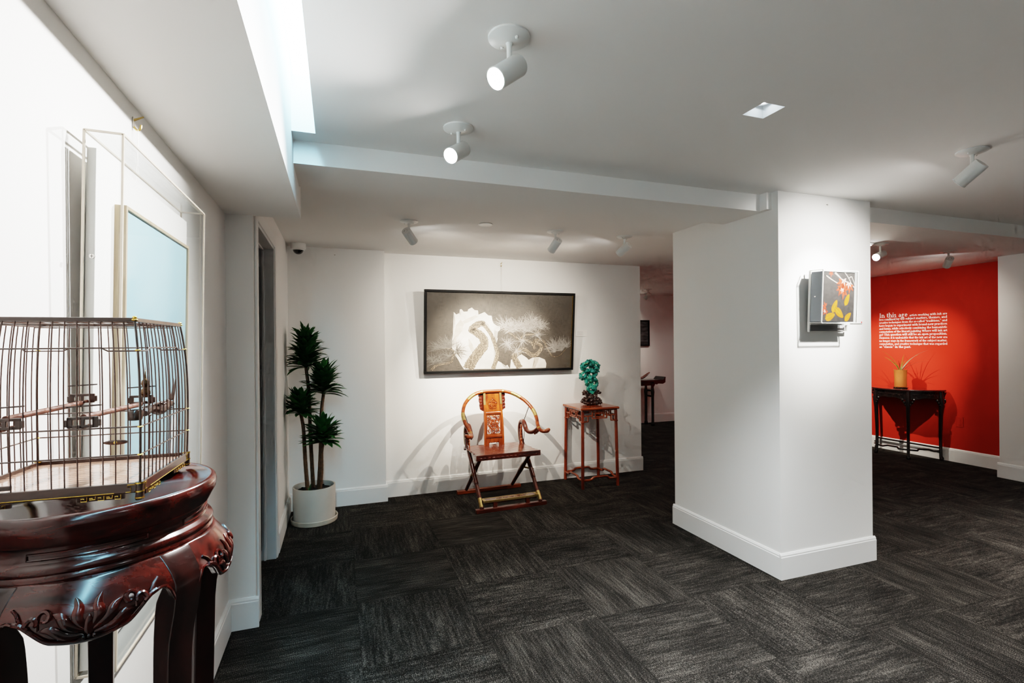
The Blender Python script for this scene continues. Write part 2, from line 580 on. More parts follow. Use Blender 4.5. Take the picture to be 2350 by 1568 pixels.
def spotlight(x, y, z, target, label, power, col=(1, 0.93, 0.84), size=100, group='white ceiling spotlights', lensmat='lens', k=1.0, narrow=0.0, lamp_r=0.008):
    t = thing('ceiling_spotlight', label, 'spotlight', (x, y, z), 0, group)
    d = (Vector(target) - Vector((x, y, z - 0.10)))
    d.normalize()
    h = Vector((d.x, d.y, 0)).normalized()
    side = Vector((-h.y, h.x, 0))
    # ceiling plate: shallow dish
    MB().lathe([(0.0, -0.021), (0.018, -0.021), (0.034, -0.016), (0.060, -0.010), (0.066, -0.006), (0.066, 0.0)], seg=40).build('ceiling_plate', M['fixture'], t, smooth=True)
    for s in (-1, 1):
        p = side * 0.036 * s
        MB().lathe([(0, -0.023), (0.004, -0.022), (0.0055, -0.017), (0.0055, -0.012)], c=(p.x, p.y, 0), seg=10).build('screw', M['fixture'], t, smooth=True)
    stem_end = Vector((0, 0, -0.085))
    MB().tube([(0, 0, -0.018), (0, 0, -0.028), (0, 0, -0.05), stem_end], [0.013, 0.009, 0.0085, 0.0085], 14).build('stem', M['fixture'], t, smooth=True)
    # lamp head: tube with a recessed mouth, slotted rear
    c = Vector((0, 0, -0.105))
    R = 0.034
    back = c - d * 0.052
    front = c + d * 0.072
    up0 = side
    mb = MB()
    n = 36
    prof = [(0.026, -0.050), (0.033, -0.050), (R, -0.047), (R, 0.066), (R + 0.0008, 0.066), (R + 0.0008, 0.071), (R - 0.002, 0.072), (R - 0.003, 0.064), (0.0, 0.062)]
    q = d.to_track_quat('Z', 'Y').to_matrix().to_4x4()
    sub = MB()
    sub.lathe(prof, seg=n)
    sub.bm.transform(Matrix.Translation(c) @ q)
    head = sub.build('lamp_head', M['fixture'], t, smooth=True, angle=30)
    sub = MB()
    sub.lathe([(0, 0.0), (0.0275, 0.0), (0.0275, 0.003), (0, 0.003)], seg=28)
    sub.bm.transform(Matrix.Translation(c + d * 0.0665) @ q)
    sub.build('lens', M[lensmat], head)
    # rear socket
    sub = MB()
    sub.lathe([(0, -0.040), (0.026, -0.040), (0.026, -0.0455), (0, -0.0455)], seg=28)
    for kx in (-1, 1):
        sub.box((0.012 * kx, 0, -0.047), (0.004, 0.020, 0.006))
    sub.box((0, 0.010, -0.047), (0.014, 0.004, 0.006))
    sub.bm.transform(Matrix.Translation(c) @ q)
    sub.build('socket', M['fixture_dark'], head)
    # hinge lug joining stem and head
    MB().tube([stem_end + Vector((0, 0, 0.015)), c - d * 0.02], 0.008, 10).build('hinge', M['fixture'], t, smooth=True)
    spot_lamp('lamp', t, c + d * 0.090, d, power * k, size, 1.0, col)
    if narrow:
        spot_lamp('lamp', t, c + d * 0.090, d, narrow, 52, 0.9, col, lamp_r)
    return t

WARM = (1, 0.90, 0.77)
spotlight(0.513, 1.463, H1, (-0.55, 1.05, 1.45), 'large white ceiling spotlight nearest the viewer, lit lens aimed at the left wall', 75, (1, 0.98, 0.95), 115, narrow=0)
spotlight(0.511, 2.147, H1, (-0.55, 1.20, 1.45), 'white spotlight with glaring lens, second from viewer beside the cove slot', 85, (1, 0.98, 0.95), 115, narrow=10)
spotlight(3.037, 1.598, H1, (2.97, 2.40, 1.75), 'white spotlight on the right ceiling aimed at the white column', 45, (1, 0.97, 0.92), 110, narrow=95, lamp_r=0.03)
spotlight(0.502, 3.695, H2, (1.62, 5.05, 1.25), 'leftmost of three white spotlights before the picture wall, tilted right', 16, WARM, 125, narrow=105)
spotlight(1.672, 3.680, H2, (1.35, 5.05, 1.30), 'middle of three white spotlights before the picture wall', 22, WARM, 125, narrow=115)
spotlight(2.319, 3.684, H2, (1.55, 5.05, 1.25), 'rightmost of three white spotlights before the picture wall', 22, WARM, 125, narrow=95)
spotlight(4.96, 7.17, H2, (4.60, 8.0, 1.5), 'small distant white spotlight seen in the passage beyond the picture wall', 22, WARM, 120)
spotlight(4.824, 3.26, H2, (4.1, 3.2, 2.05), 'white spotlight with bright lens in the red room, left of two', 26, WARM, 110)
spotlight(5.897, 3.31, H2, (7.2, 4.62, 1.15), 'white spotlight with dark rear socket hanging close to the red wall', 14, WARM, 120, narrow=105)
# the red wall is also lit from a fixture hidden behind the column
spotlight(5.5, 5.0, H2, (7.2, 4.85, 1.0), 'white spotlight behind the column aimed at the red wall', 14, WARM, 110, narrow=150)

# flush round diffuser in the low ceiling
t = thing('round_downlight', 'small flush round white downlight in the low ceiling between two spotlights', 'ceiling light', (1.067, 3.62, H2), 0)
MB().lathe([(0.030, 0.0), (0.052, 0.0), (0.055, -0.003), (0.050, -0.006), (0.044, -0.006)], seg=36).build('trim_ring', M['fixture'], t, smooth=True)
MB().lathe([(0, -0.004), (0.045, -0.005), (0.045, 0.0), (0, 0.0)], seg=36).build('diffuser', M['lens_soft'], t, smooth=True)
# partly hidden round light in the red room
t = thing('round_downlight', 'round white disc light on the red room ceiling partly hidden by the column', 'ceiling light', (4.679, 3.30, H2), 0)
MB().lathe([(0.040, 0.0), (0.068, 0.0), (0.072, -0.006), (0.060, -0.016), (0.050, -0.018)], seg=36).build('trim_ring', M['fixture'], t, smooth=True)
MB().lathe([(0, -0.018), (0.052, -0.018), (0.052, 0.0), (0, 0.0)], seg=36).build('diffuser', M['lens_soft'], t, smooth=True)

# square recessed downlight in the main ceiling
M['recess'] = plain('square_baffle_white', (0.85, 0.88, 0.9), 0.5)
t = thing('square_downlight', 'square recessed downlight glowing bluish white in the main ceiling', 'ceiling light', (RX, RY, H1), 0)
mb = MB()
w = RS
for s in (-1, 1):
    a = [(s * w, -w, 0.0), (s * w, w, 0.0), (s * w * 0.66, w * 0.66, 0.055), (s * w * 0.66, -w * 0.66, 0.055)]
    mb.poly(a)
    a = [(-w, s * w, 0.0), (w, s * w, 0.0), (w * 0.66, s * w * 0.66, 0.055), (-w * 0.66, s * w * 0.66, 0.055)]
    mb.poly(a)
mb.poly([(-w * .66, -w * .66, .055), (w * .66, -w * .66, .055), (w * .66, w * .66, .055), (-w * .66, w * .66, .055)])
mb.build('baffle', M['recess'], t, recalc=False)
MB().lathe([(0.024, 0.040), (0.030, 0.036), (0.035, 0.044), (0.035, 0.054), (0.024, 0.054)], seg=30, close_ends=False).build('lamp_ring', M['fixture'], t, smooth=True)
M['lens_cool'] = emit('cool_lamp_glow', (0.85, 0.95, 1.0), 12)
MB().lathe([(0, 0.040), (0.026, 0.040), (0.026, 0.050), (0, 0.050)], seg=30).build('lens', M['lens_cool'], t)
spot_lamp('lamp', t, (0, 0, 0.034), (0, 0, -1), 330, 100, 1.0, (0.94, 0.98, 1.0), 0.03)

# unseen downlights added as fill light over the gallery behind the viewer
def downlight(x, y, z, p, label, col=(1, 0.97, 0.93), sz=150):
    t = thing('round_downlight', label, 'ceiling light', (x, y, z), 0, 'recessed round downlights out of view')
    MB().lathe([(0.040, 0.0), (0.060, 0.0), (0.062, -0.004), (0.050, -0.007)], seg=24).build('trim_ring', M['fixture'], t, smooth=True)
    MB().lathe([(0, -0.004), (0.05, -0.005), (0.05, 0.0), (0, 0.0)], seg=24).build('diffuser', M['lens_soft'], t, smooth=True)
    spot_lamp('lamp', t, (0, 0, -0.02), (0, 0, -1), p, sz, 1.0, col, 0.05)
DL = 'unseen recessed round downlight added in the ceiling out of view'
downlight(1.4, -0.9, H1, 48, DL, (0.95, 0.98, 1.0))
downlight(3.6, -0.9, H1, 66, DL)
downlight(4.9, 1.1, H1, 330, DL, (1, 0.98, 0.95), 110)  # stands for the unseen lamp behind the bright floor patch at right
downlight(0.6, -1.9, H1, 42, DL, (0.95, 0.98, 1.0))
DR = 'recessed round downlight in the low ceiling hidden behind the column'
downlight(4.4, 5.6, H2, 14, DR)
downlight(5.9, 6.8, H2, 12, DR)

# dome camera
t = thing('security_camera', 'white dome security camera with black bubble in the ceiling corner', 'camera', (-0.325, 4.80, H2), 0)
MB().lathe([(0.0, 0.0), (0.064, 0.0), (0.066, -0.004), (0.064, -0.045), (0.058, -0.052), (0.0, -0.052)], seg=36).build('housing', M['fixture'], t, smooth=True, angle=50)
M['dome'] = plain('black_dome_plastic', (0.008, 0.009, 0.009), 0.06, coat=1.0)
mb = MB()
mb.lathe([(0.046 * math.cos(a), -0.050 - 0.046 * math.sin(a)) for a in [i * PI / 20 for i in range(11)]], seg=32, close_ends=False)
mb.build('dome', M['dome'], t, smooth=True)
MB().lathe([(0.046, -0.050), (0.052, -0.050), (0.050, -0.058), (0.046, -0.060)], seg=32, close_ends=False).build('dome_ring', M['fixture'], t, smooth=True)
# ---------------------------------------------------------------- hanging pictures
def pine_painting():
    # long ink painting hung on the picture wall, leaning forward at the top
    x0, x1, z0, z1 = 0.815, 2.468, 1.212, 2.056
    W, Hh = x1 - x0, (z1 - z0) / math.cos(math.radians(5.0))
    t = thing('framed_painting', 'long framed ink painting of pines and rocks above the folding chair', 'painting', ((x0 + x1) / 2, YB - 0.062, z0))
    t.rotation_euler = (math.radians(5.0), 0, 0)
    D = 0.045
    fw = 0.024
    mb = MB()
    mb.span(-W / 2, W / 2, 0, D, 0, fw)
    mb.span(-W / 2, W / 2, 0, D, Hh - fw, Hh)
    mb.span(-W / 2, -W / 2 + fw, 0, D, fw, Hh - fw)
    mb.span(W / 2 - fw, W / 2, 0, D, fw, Hh - fw)
    mb.build('frame', M['black_frame'], t, bevel=0.002)
    MB().span(-W / 2 + fw, W / 2 - fw, D - 0.012, D - 0.004, fw, Hh - fw).build('backing_board', M['black_frame'], t)
    # canvas: picture map from measured spots on the photograph's picture area (0..1)
    iw, ih = W - 2 * fw, Hh - 2 * fw
    m, nt, b = new_mat('aged_brown_silk')
    tc = nt.nodes.new('ShaderNodeTexCoord')
    mp = nt.nodes.new('ShaderNodeMapping'); mp.inputs['Scale'].default_value = (220, 1, 16)
    n1 = nt.nodes.new('ShaderNodeTexNoise'); n1.inputs['Scale'].default_value = 1; n1.inputs['Detail'].default_value = 2
    mp2 = nt.nodes.new('ShaderNodeMapping'); mp2.inputs['Scale'].default_value = (16, 1, 220)
    n2 = nt.nodes.new('ShaderNodeTexNoise'); n2.inputs['Scale'].default_value = 1; n2.inputs['Detail'].default_value = 2
    n3 = nt.nodes.new('ShaderNodeTexNoise'); n3.inputs['Scale'].default_value = 2.2; n3.inputs['Detail'].default_value = 3
    for a in (mp, mp2): nt.links.new(tc.outputs['Object'], a.inputs['Vector'])
    nt.links.new(tc.outputs['Object'], n3.inputs['Vector'])
    nt.links.new(mp.outputs[0], n1.inputs['Vector']); nt.links.new(mp2.outputs[0], n2.inputs['Vector'])
    s = mathn(nt, 'ADD', mathn(nt, 'MULTIPLY', n1.outputs['Fac'], 0.45), mathn(nt, 'MULTIPLY', n2.outputs['Fac'], 0.45))
    s = mathn(nt, 'ADD', s, mathn(nt, 'MULTIPLY', n3.outputs['Fac'], 0.35))
    r = nt.nodes.new('ShaderNodeValToRGB')
    r.color_ramp.elements[0].position = 0.42; r.color_ramp.elements[0].color = (0.030, 0.025, 0.021, 1)
    r.color_ramp.elements[1].position = 0.82; r.color_ramp.elements[1].color = (0.115, 0.095, 0.078, 1)
    nt.links.new(s, r.inputs['Fac']); nt.links.new(r.outputs['Color'], b.inputs['Base Color'])
    b.inputs['Roughness'].default_value = 0.5
    rock = plain('painted_rock_white', (0.60, 0.54, 0.48), 0.6, var=0.16, vscale=9)
    rock_sh = plain('painted_rock_wash', (0.44, 0.37, 0.31), 0.6, var=0.15, vscale=20)
    bark = plain('painted_bark', (0.22, 0.165, 0.12), 0.6, var=0.55, vscale=70)
    ink = plain('painted_ink_line', (0.05, 0.04, 0.03), 0.6)
    needle = plain('painted_needle_white', (0.40, 0.36, 0.33), 0.6)
    needle_d = plain('painted_needle_grey', (0.20, 0.18, 0.16), 0.6)
    mb = MB()
    yc = 0.018
    mb.mi = 0
    mb.span(-W / 2 + fw, W / 2 - fw, yc, yc + 0.010, fw, Hh - fw)
    def map_px(px, py):
        # corners of the picture area in the enlarged photograph
        TL, TR, BL, BR = (180, 187), (2150, 212), (165, 1290), (2118, 1200)
        # invert the bilinear map by a few Newton-like steps
        u, v = (px - 180) / 1970, (py - 187) / 1050
        for _ in range(12):
            X = (TL[0] * (1 - u) + TR[0] * u) * (1 - v) + (BL[0] * (1 - u) + BR[0] * u) * v
            Y = (TL[1] * (1 - u) + TR[1] * u) * (1 - v) + (BL[1] * (1 - u) + BR[1] * u) * v
            u += (px - X) / 1960
            v += (py - Y) / 1050
        # perspective foreshortening along the wall
        u = min(max(u, 0.001), 0.999); v = min(max(v, 0.001), 0.999)
        k = 1.16
        uu = u / (u + k * (1 - u)) * 1.0 if False else u
        return uu, v
    def P(px, py, lay):
        u, v = map_px(px, py)
        return (-W / 2 + fw + u * iw, yc - 0.0003 * lay, fw + (1 - v) * ih)
    def shape(pts, mi, lay):
        mb.mi = mi
        mb.poly([P(x, y, lay) for x, y in pts])
    def ribbon(pts, w0, w1, mi, lay, jag=0.0, n=10):
        path = smooth_path([(x, y, 0) for x, y in pts], n)
        m_ = len(path)
        mb.mi = mi
        prev = None
        rr = random.Random(len(pts) * 31 + int(pts[0][0]))
        for i, p in enumerate(path):
            tdir = (path[min(i + 1, m_ - 1)] - path[max(i - 1, 0)])
            if tdir.length < 1e-6: continue
            tdir.normalize()
            w_ = (w0 + (w1 - w0) * i / (m_ - 1)) / 2 * (1 + jag * rr.uniform(-1, 1))
            a = (p.x - tdir.y * w_, p.y + tdir.x * w_)
            c = (p.x + tdir.y * w_, p.y - tdir.x * w_)
            if prev:
                mb.poly([P(*prev[0], lay), P(*prev[1], lay), P(*c, lay), P(*a, lay)])
            prev = (a, c)
    # the tall white rock
    shape([(512, 460), (545, 495), (580, 478), (608, 515), (590, 425), (612, 420), (640, 455), (690, 450), (700, 420), (745, 395), (780, 430), (825, 435), (830, 492), (880, 470), (910, 455), (960, 500), (1005, 505), (1015, 570), (1030, 610), (1075, 640), (1120, 650), (1115, 700), (1090, 722), (1040, 700), (1060, 770), (1085, 820), (1070, 870), (1035, 860), (1040, 940), (1065, 960), (1075, 1050), (1030, 1130), (1005, 1240), (820, 1245), (640, 1255), (600, 1190), (560, 1110), (525, 1060), (490, 960), (485, 850), (505, 760), (520, 680), (530, 560)], 1, 1)
    shape([(600, 560), (640, 620), (620, 720), (560, 800), (520, 900), (510, 780), (540, 640)], 2, 2)
    shape([(700, 540), (790, 500), (830, 520), (720, 590), (650, 620), (620, 590)], 2, 2)
    shape([(700, 820), (750, 900), (780, 990), (740, 1010), (700, 930)], 2, 2)
    shape([(880, 560), (960, 620), (1000, 700), (1020, 800), (980, 760), (940, 660)], 2, 2)
    # lower rocks
    shape([(1265, 1105), (1320, 1110), (1370, 1050), (1410, 1030), (1480, 1075), (1510, 1105), (1570, 1070), (1660, 1065), (1740, 1095), (1762, 1150), (1755, 1210), (1500, 1222), (1250, 1230)], 1, 1)
    shape([(1590, 1075), (1660, 1070), (1640, 1130), (1600, 1215), (1560, 1217), (1600, 1130)], 2, 2)
    shape([(1090, 1130), (1130, 1150), (1165, 1215), (1215, 1180), (1245, 1230), (1050, 1240), (1070, 1160)], 1, 1)
    # trunks
    def trunk(pts, w0, w1, lay=4):
        ribbon(pts, w0 + 10, w1 + 8, 4, lay - 1, 0.10)
        ribbon(pts, w0, w1, 3, lay, 0.06)
        rr = random.Random(int(pts[0][0]) + int(w0))
        path = smooth_path([(x, y, 0) for x, y in pts], 12)
        for i in range(1, len(path) - 1):
            if w0 < 30 and i % 2: continue
            p = path[i]
            td = (path[i + 1] - path[i - 1]).normalized()
            w_ = (w0 + (w1 - w0) * i / len(path)) * 0.5
            for _ in range(max(1, int(w_ / 14))):
                o = rr.uniform(-0.75, 0.75) * w_
                cx, cy = p.x - td.y * o, p.y + td.x * o
                L = rr.uniform(8, 20)
                a2 = math.atan2(td.y, td.x) + rr.uniform(-0.9, 0.9)
                ribbon([(cx - L * math.cos(a2), cy - L * math.sin(a2)), (cx + 4 * math.sin(a2), cy - 4 * math.cos(a2)), (cx + L * math.cos(a2), cy + L * math.sin(a2))], 5, 2, 4, lay + 1, n=2)
    trunk([(690, 1252), (750, 1130), (840, 1000), (905, 900), (880, 800), (790, 730), (745, 700), (800, 640), (870, 610), (905, 625)], 130, 62)
    trunk([(880, 610), (940, 680), (1000, 770), (1035, 860), (1060, 940), (1080, 1020), (1060, 1120), (1020, 1240)], 38, 46)
    trunk([(1385, 1222), (1340, 1140), (1310, 1060), (1380, 985), (1450, 970), (1540, 1030), (1620, 1030), (1690, 930), (1650, 880), (1590, 865), (1610, 830), (1680, 830)], 80, 30)
    trunk([(1660, 820), (1730, 850), (1780, 940), (1850, 1045), (1950, 1035), (2050, 940)], 32, 10)
    trunk([(1600, 950), (1560, 880), (1480, 830), (1380, 820), (1280, 760), (1150, 680)], 40, 12)
    trunk([(1400, 810), (1460, 760), (1580, 750), (1650, 710), (1690, 660)], 26, 10)
    trunk([(230, 1270), (270, 1220), (330, 1190), (420, 1170), (480, 1150), (500, 1070), (540, 1020)], 34, 20)
    trunk([(520, 1010), (460, 970), (380, 965)], 20, 8)
    # needle fans
    rn = random.Random(5)
    def fan(cx, cy, n, L, a0, a1, mi, lay=7, w=2.8):
        for _ in range(n):
            a = math.radians(rn.uniform(a0, a1))
            l = L * rn.uniform(0.6, 1.05)
            ox, oy = rn.gauss(0, 16), rn.gauss(0, 13)
            b0 = (cx + ox, cy + oy)
            b1 = (b0[0] + l * math.cos(a), b0[1] - l * math.sin(a))
            mid = ((b0[0] + b1[0]) / 2 + rn.uniform(-5, 5), (b0[1] + b1[1]) / 2 - 5)
            ribbon([b0, mid, b1], w, 1.5, mi, lay, n=2)
    for cx, cy, L in [(1160, 640, 150), (1230, 650, 150), (1300, 670, 150), (1380, 650, 160), (1450, 640, 150), (1520, 640, 130), (1560, 580, 150), (1620, 620, 130), (1690, 650, 130), (1260, 700, 110), (1500, 700, 100)]:
        fan(cx, cy, 52, L, -40, 220, 5)
    for cx, cy, L in [(1210, 890, 120), (1340, 990, 120), (1420, 840, 110), (1640, 770, 110), (1230, 880, 110)]:
        fan(cx, cy, 30, L, 0, 360, 5)
    for cx, cy, L in [(1870, 930, 150), (1930, 930, 170), (2000, 900, 150), (2060, 910, 120), (1880, 980, 100), (1990, 960, 140)]:
        fan(cx, cy, 34, L, 10, 200, 5)
    for cx, cy, L in [(440, 950, 190), (380, 960, 180), (300, 970, 130), (470, 940, 170)]:
        fan(cx, cy, 34, L, 20, 200, 6)
    for cx, cy, L in [(540, 1010, 150), (560, 1010, 140)]:
        fan(cx, cy, 24, L, -70, 110, 4, w=3.0)
        fan(cx, cy, 12, L, -60, 110, 5)
    for cx, cy, L in [(320, 1150, 150), (250, 1170, 130), (440, 1080, 120), (220, 1120, 120)]:
        fan(cx, cy, 26, L, -10, 220, 6)
    mb.build('canvas', [m, rock, rock_sh, bark, ink, needle, needle_d], t, recalc=False, tri=True)
    gl = MB().poly([(-W / 2 + fw, yc - 0.006, fw), (W / 2 - fw, yc - 0.006, fw), (W / 2 - fw, yc - 0.006, Hh - fw), (-W / 2 + fw, yc - 0.006, Hh - fw)])
    gl.build('glazing', M['clear'], t, recalc=False)
    # gold slip visible at the right inner edge
    MB().span(W / 2 - fw - 0.004, W / 2 - fw, yc - 0.010, yc - 0.002, fw, Hh - fw).build('gilt_slip', M['gold'], t)
pine_painting()

def picture_hook(label, loc, rz, wire_len):
    t = thing('picture_hook', label, 'hook', loc, rz)
    # local -y points into the room
    MB().box((0, -0.002, 0.012), (0.010, 0.003, 0.030)).build('back_plate', M['steel'], t, bevel=0.001)
    MB().tube(smooth_path([(0, -0.002, 0.0), (0, -0.010, -0.010), (0, -0.018, -0.006), (0, -0.020, 0.006)], 4), 0.003, 8).build('hook_arm', M['brass'], t, smooth=True)
    MB().cyl((0, -0.002, 0.018), (0.004, -0.026, 0.032), 0.0035, 0.002, 10).build('nail', M['brass'], t, smooth=True)
    mb = MB()
    for s in (-1, 1):
        mb.tube([(0.003 * s, -0.014, -0.006), (0.005 * s, -0.008, -wire_len)], 0.0006, 5)
    mb.build('wire', M['steel'], t)
    return t
picture_hook('tiny brass hook and wire above the long pine painting', (1.655, YB, 2.345), 0, 0.29)
picture_hook('steel hook with two thin wires high on the left wall above the acrylic box', (XL, 1.72, 2.142), math.radians(90), 0.17)

def info_card(label, loc, w, h, rz=0, dot=False):
    t = thing('info_card', label, 'label card', loc, rz)
    MB().span(-w / 2, w / 2, -0.006, 0, 0, h).build('card', M['mat_white'], t, bevel=0.0008)
    if dot:
        M['red_dot'] = plain('red_sticker', (0.6, 0.02, 0.02), 0.5)
        mb = MB(); mb.cyl((w / 2 - 0.012, -0.0061, 0.009), (w / 2 - 0.012, -0.0068, 0.009), 0.005, seg=14)
        mb.build('red_sticker', M['red_dot'], t)
    mb = MB()
    gm = M.setdefault('print_grey', plain('grey_print', (0.62, 0.61, 0.60), 0.7))
    r = random.Random(3)
    for i in range(5):
        z = h * (0.82 - 0.14 * i)
        mb.box((-w * 0.12 + 0, -0.0063, z), (w * r.uniform(0.45, 0.62), 0.0004, h * 0.03))
    mb.build('print_lines', gm, t)
    return t
info_card('small white caption card right of the long pine painting', (2.605, YB, 1.586), 0.14, 0.066)
info_card('small white caption card with a red dot beside the column artwork', (3.315, CY0, 1.622), 0.115, 0.072, 0, True)

# ---------------------------------------------------------------- acrylic box artwork on the left wall
def acrylic_box_art():
    Y0, Y1 = 1.35, 2.072
    Z0, Z1 = 0.775, 1.985
    t = thing('acrylic_box_painting', 'large clear acrylic box around a pale blue painting on the left wall', 'painting', (XL + 0.006, (Y0 + Y1) / 2, Z0), math.radians(90))
    # local x = -Y.. : rotate 90deg about z puts local x along +Y and local -y along +X
    t.rotation_euler = (math.radians(1.1), 0, math.radians(90))
    W, Hh, D = Y1 - Y0, Z1 - Z0, 0.072
    th = 0.006
    # clear box: front sheet and four sides
    mb = MB()
    mb.span(-W / 2, W / 2, -D, -D + th, 0, Hh)
    mb.build('front_sheet', M['clear'], t)
    mb = MB()
    mb.span(-W / 2, -W / 2 + th, -D + th, 0, 0, Hh)
    mb.span(W / 2 - th, W / 2, -D + th, 0, 0, Hh)
    mb.span(-W / 2 + th, W / 2 - th, -D + th, 0, Hh - th, Hh)
    mb.span(-W / 2 + th, W / 2 - th, -D + th, 0, 0, th)
    mb.build('side_sheet', M['clear'], t)
    # tan cut edges
    mb = MB()
    q = 0.0022
    for sx in (-1, 1):
        mb.span(sx * W / 2 - q, sx * W / 2 + q, -D - q, -D + q, 0, Hh)
        mb.span(sx * W / 2 - q, sx * W / 2 + q, -q, q, 0, Hh)
        for z in (0, Hh):
            mb.span(sx * W / 2 - q, sx * W / 2 + q, -D, 0, z - q, z + q)
    for z in (0, Hh):
        mb.span(-W / 2, W / 2, -D - q, -D + q, z - q, z + q)
        mb.span(-W / 2, W / 2, -q, q, z - q, z + q)
    mb.build('cut_edge', M['edge'], t)
    # white mount board at the back of the box, with a raised inner panel
    MB().span(-W / 2 + 0.008, W / 2 - 0.008, -0.020, -0.002, 0.008, Hh - 0.035).build('mount_board', M['mat_white'], t, bevel=0.001)
    # wooden frame
    fm = wood('pale_oak_frame', (0.26, 0.19, 0.115), (0.44, 0.34, 0.22), 0.55, 0.0, 'Z', 5, 14)
    fx0, fx1, fz0, fz1 = -W / 2 + 0.106, W / 2 - 0.075, 0.075, Hh - 0.135
    fy0, fy1, fw = -0.045, -0.020, 0.009
    mb = MB()
    mb.span(fx0, fx0 + fw, fy0, fy1, fz0, fz1)
    mb.span(fx1 - fw, fx1, fy0, fy1, fz0, fz1)
    mb.span(fx0 + fw, fx1 - fw, fy0, fy1, fz0, fz0 + fw)
    mb.span(fx0 + fw, fx1 - fw, fy0, fy1, fz1 - fw, fz1)
    mb.build('wooden_frame', fm, t, bevel=0.001)
    bm_, nt, b = new_mat('pale_blue_wash')
    tc = nt.nodes.new('ShaderNodeTexCoord')
    n = nt.nodes.new('ShaderNodeTexNoise'); n.inputs['Scale'].default_value = 2.2; n.inputs['Detail'].default_value = 3
    nt.links.new(tc.outputs['Object'], n.inputs['Vector'])
    r = nt.nodes.new('ShaderNodeValToRGB')
    r.color_ramp.elements[0].position = 0.35; r.color_ramp.elements[0].color = (0.15, 0.36, 0.47, 1)
    r.color_ramp.elements[1].position = 0.68; r.color_ramp.elements[1].color = (0.28, 0.50, 0.58, 1)
    nt.links.new(n.outputs['Fac'], r.inputs['Fac']); nt.links.new(r.outputs['Color'], b.inputs['Base Color'])
    b.inputs['Roughness'].default_value = 0.6
    white = plain('paint_white_streak', (0.75, 0.80, 0.82), 0.6)
    line = plain('paint_fine_line', (0.30, 0.40, 0.46), 0.6)
    mb = MB()
    mb.span(fx0 + fw, fx1 - fw, fy0 + 0.006, fy1, fz0 + fw, fz1 - fw)
    # faint white cliff shapes and thin lines low in the picture
    y = fy0 + 0.0055
    def q2(u, v, k=0): return (fx0 + fw + u * (fx1 - fx0 - 2 * fw), y - 0.0002 * k, fz0 + fw + v * (fz1 - fz0 - 2 * fw))
    mb.mi = 1
    mb.poly([q2(0.60, 0.22), q2(0.72, 0.34), q2(0.80, 0.44), q2(0.84, 0.47), (q2(0.82, 0.36)), q2(0.74, 0.24)])
    mb.poly([q2(0.70, 0.36), q2(0.78, 0.50), q2(0.80, 0.50), q2(0.76, 0.38)])
    mb.mi = 2
    for (a, b_) in [((0.0, 0.26), (0.45, 0.33)), ((0.45, 0.33), (0.62, 0.46)), ((0.5, 0.36), (0.95, 0.40)), ((0.05, 0.2), (0.5, 0.24))]:
        (u0, v0), (u1, v1) = a, b_
        mb.poly([q2(u0, v0, 1), q2(u1, v1, 1), q2(u1, v1 + 0.003, 1), q2(u0, v0 + 0.003, 1)])
    mb.build('canvas', [bm_, white, line], t, recalc=False)
    # screws on the near side
    for z in (0.30, 0.93):
        mb = MB()
        mb.cyl((-W / 2 - 0.003, -0.018, z), (-W / 2 + 0.002, -0.018, z), 0.005, seg=14)
        mb.mi = 1
        mb.box((-W / 2 - 0.0032, -0.018, z), (0.0006, 0.0014, 0.007))
        mb.box((-W / 2 - 0.0032, -0.018, z), (0.0006, 0.007, 0.0014))
        mb.build('screw', [M['steel'], M['fixture_dark']], t, smooth=True)
acrylic_box_art()

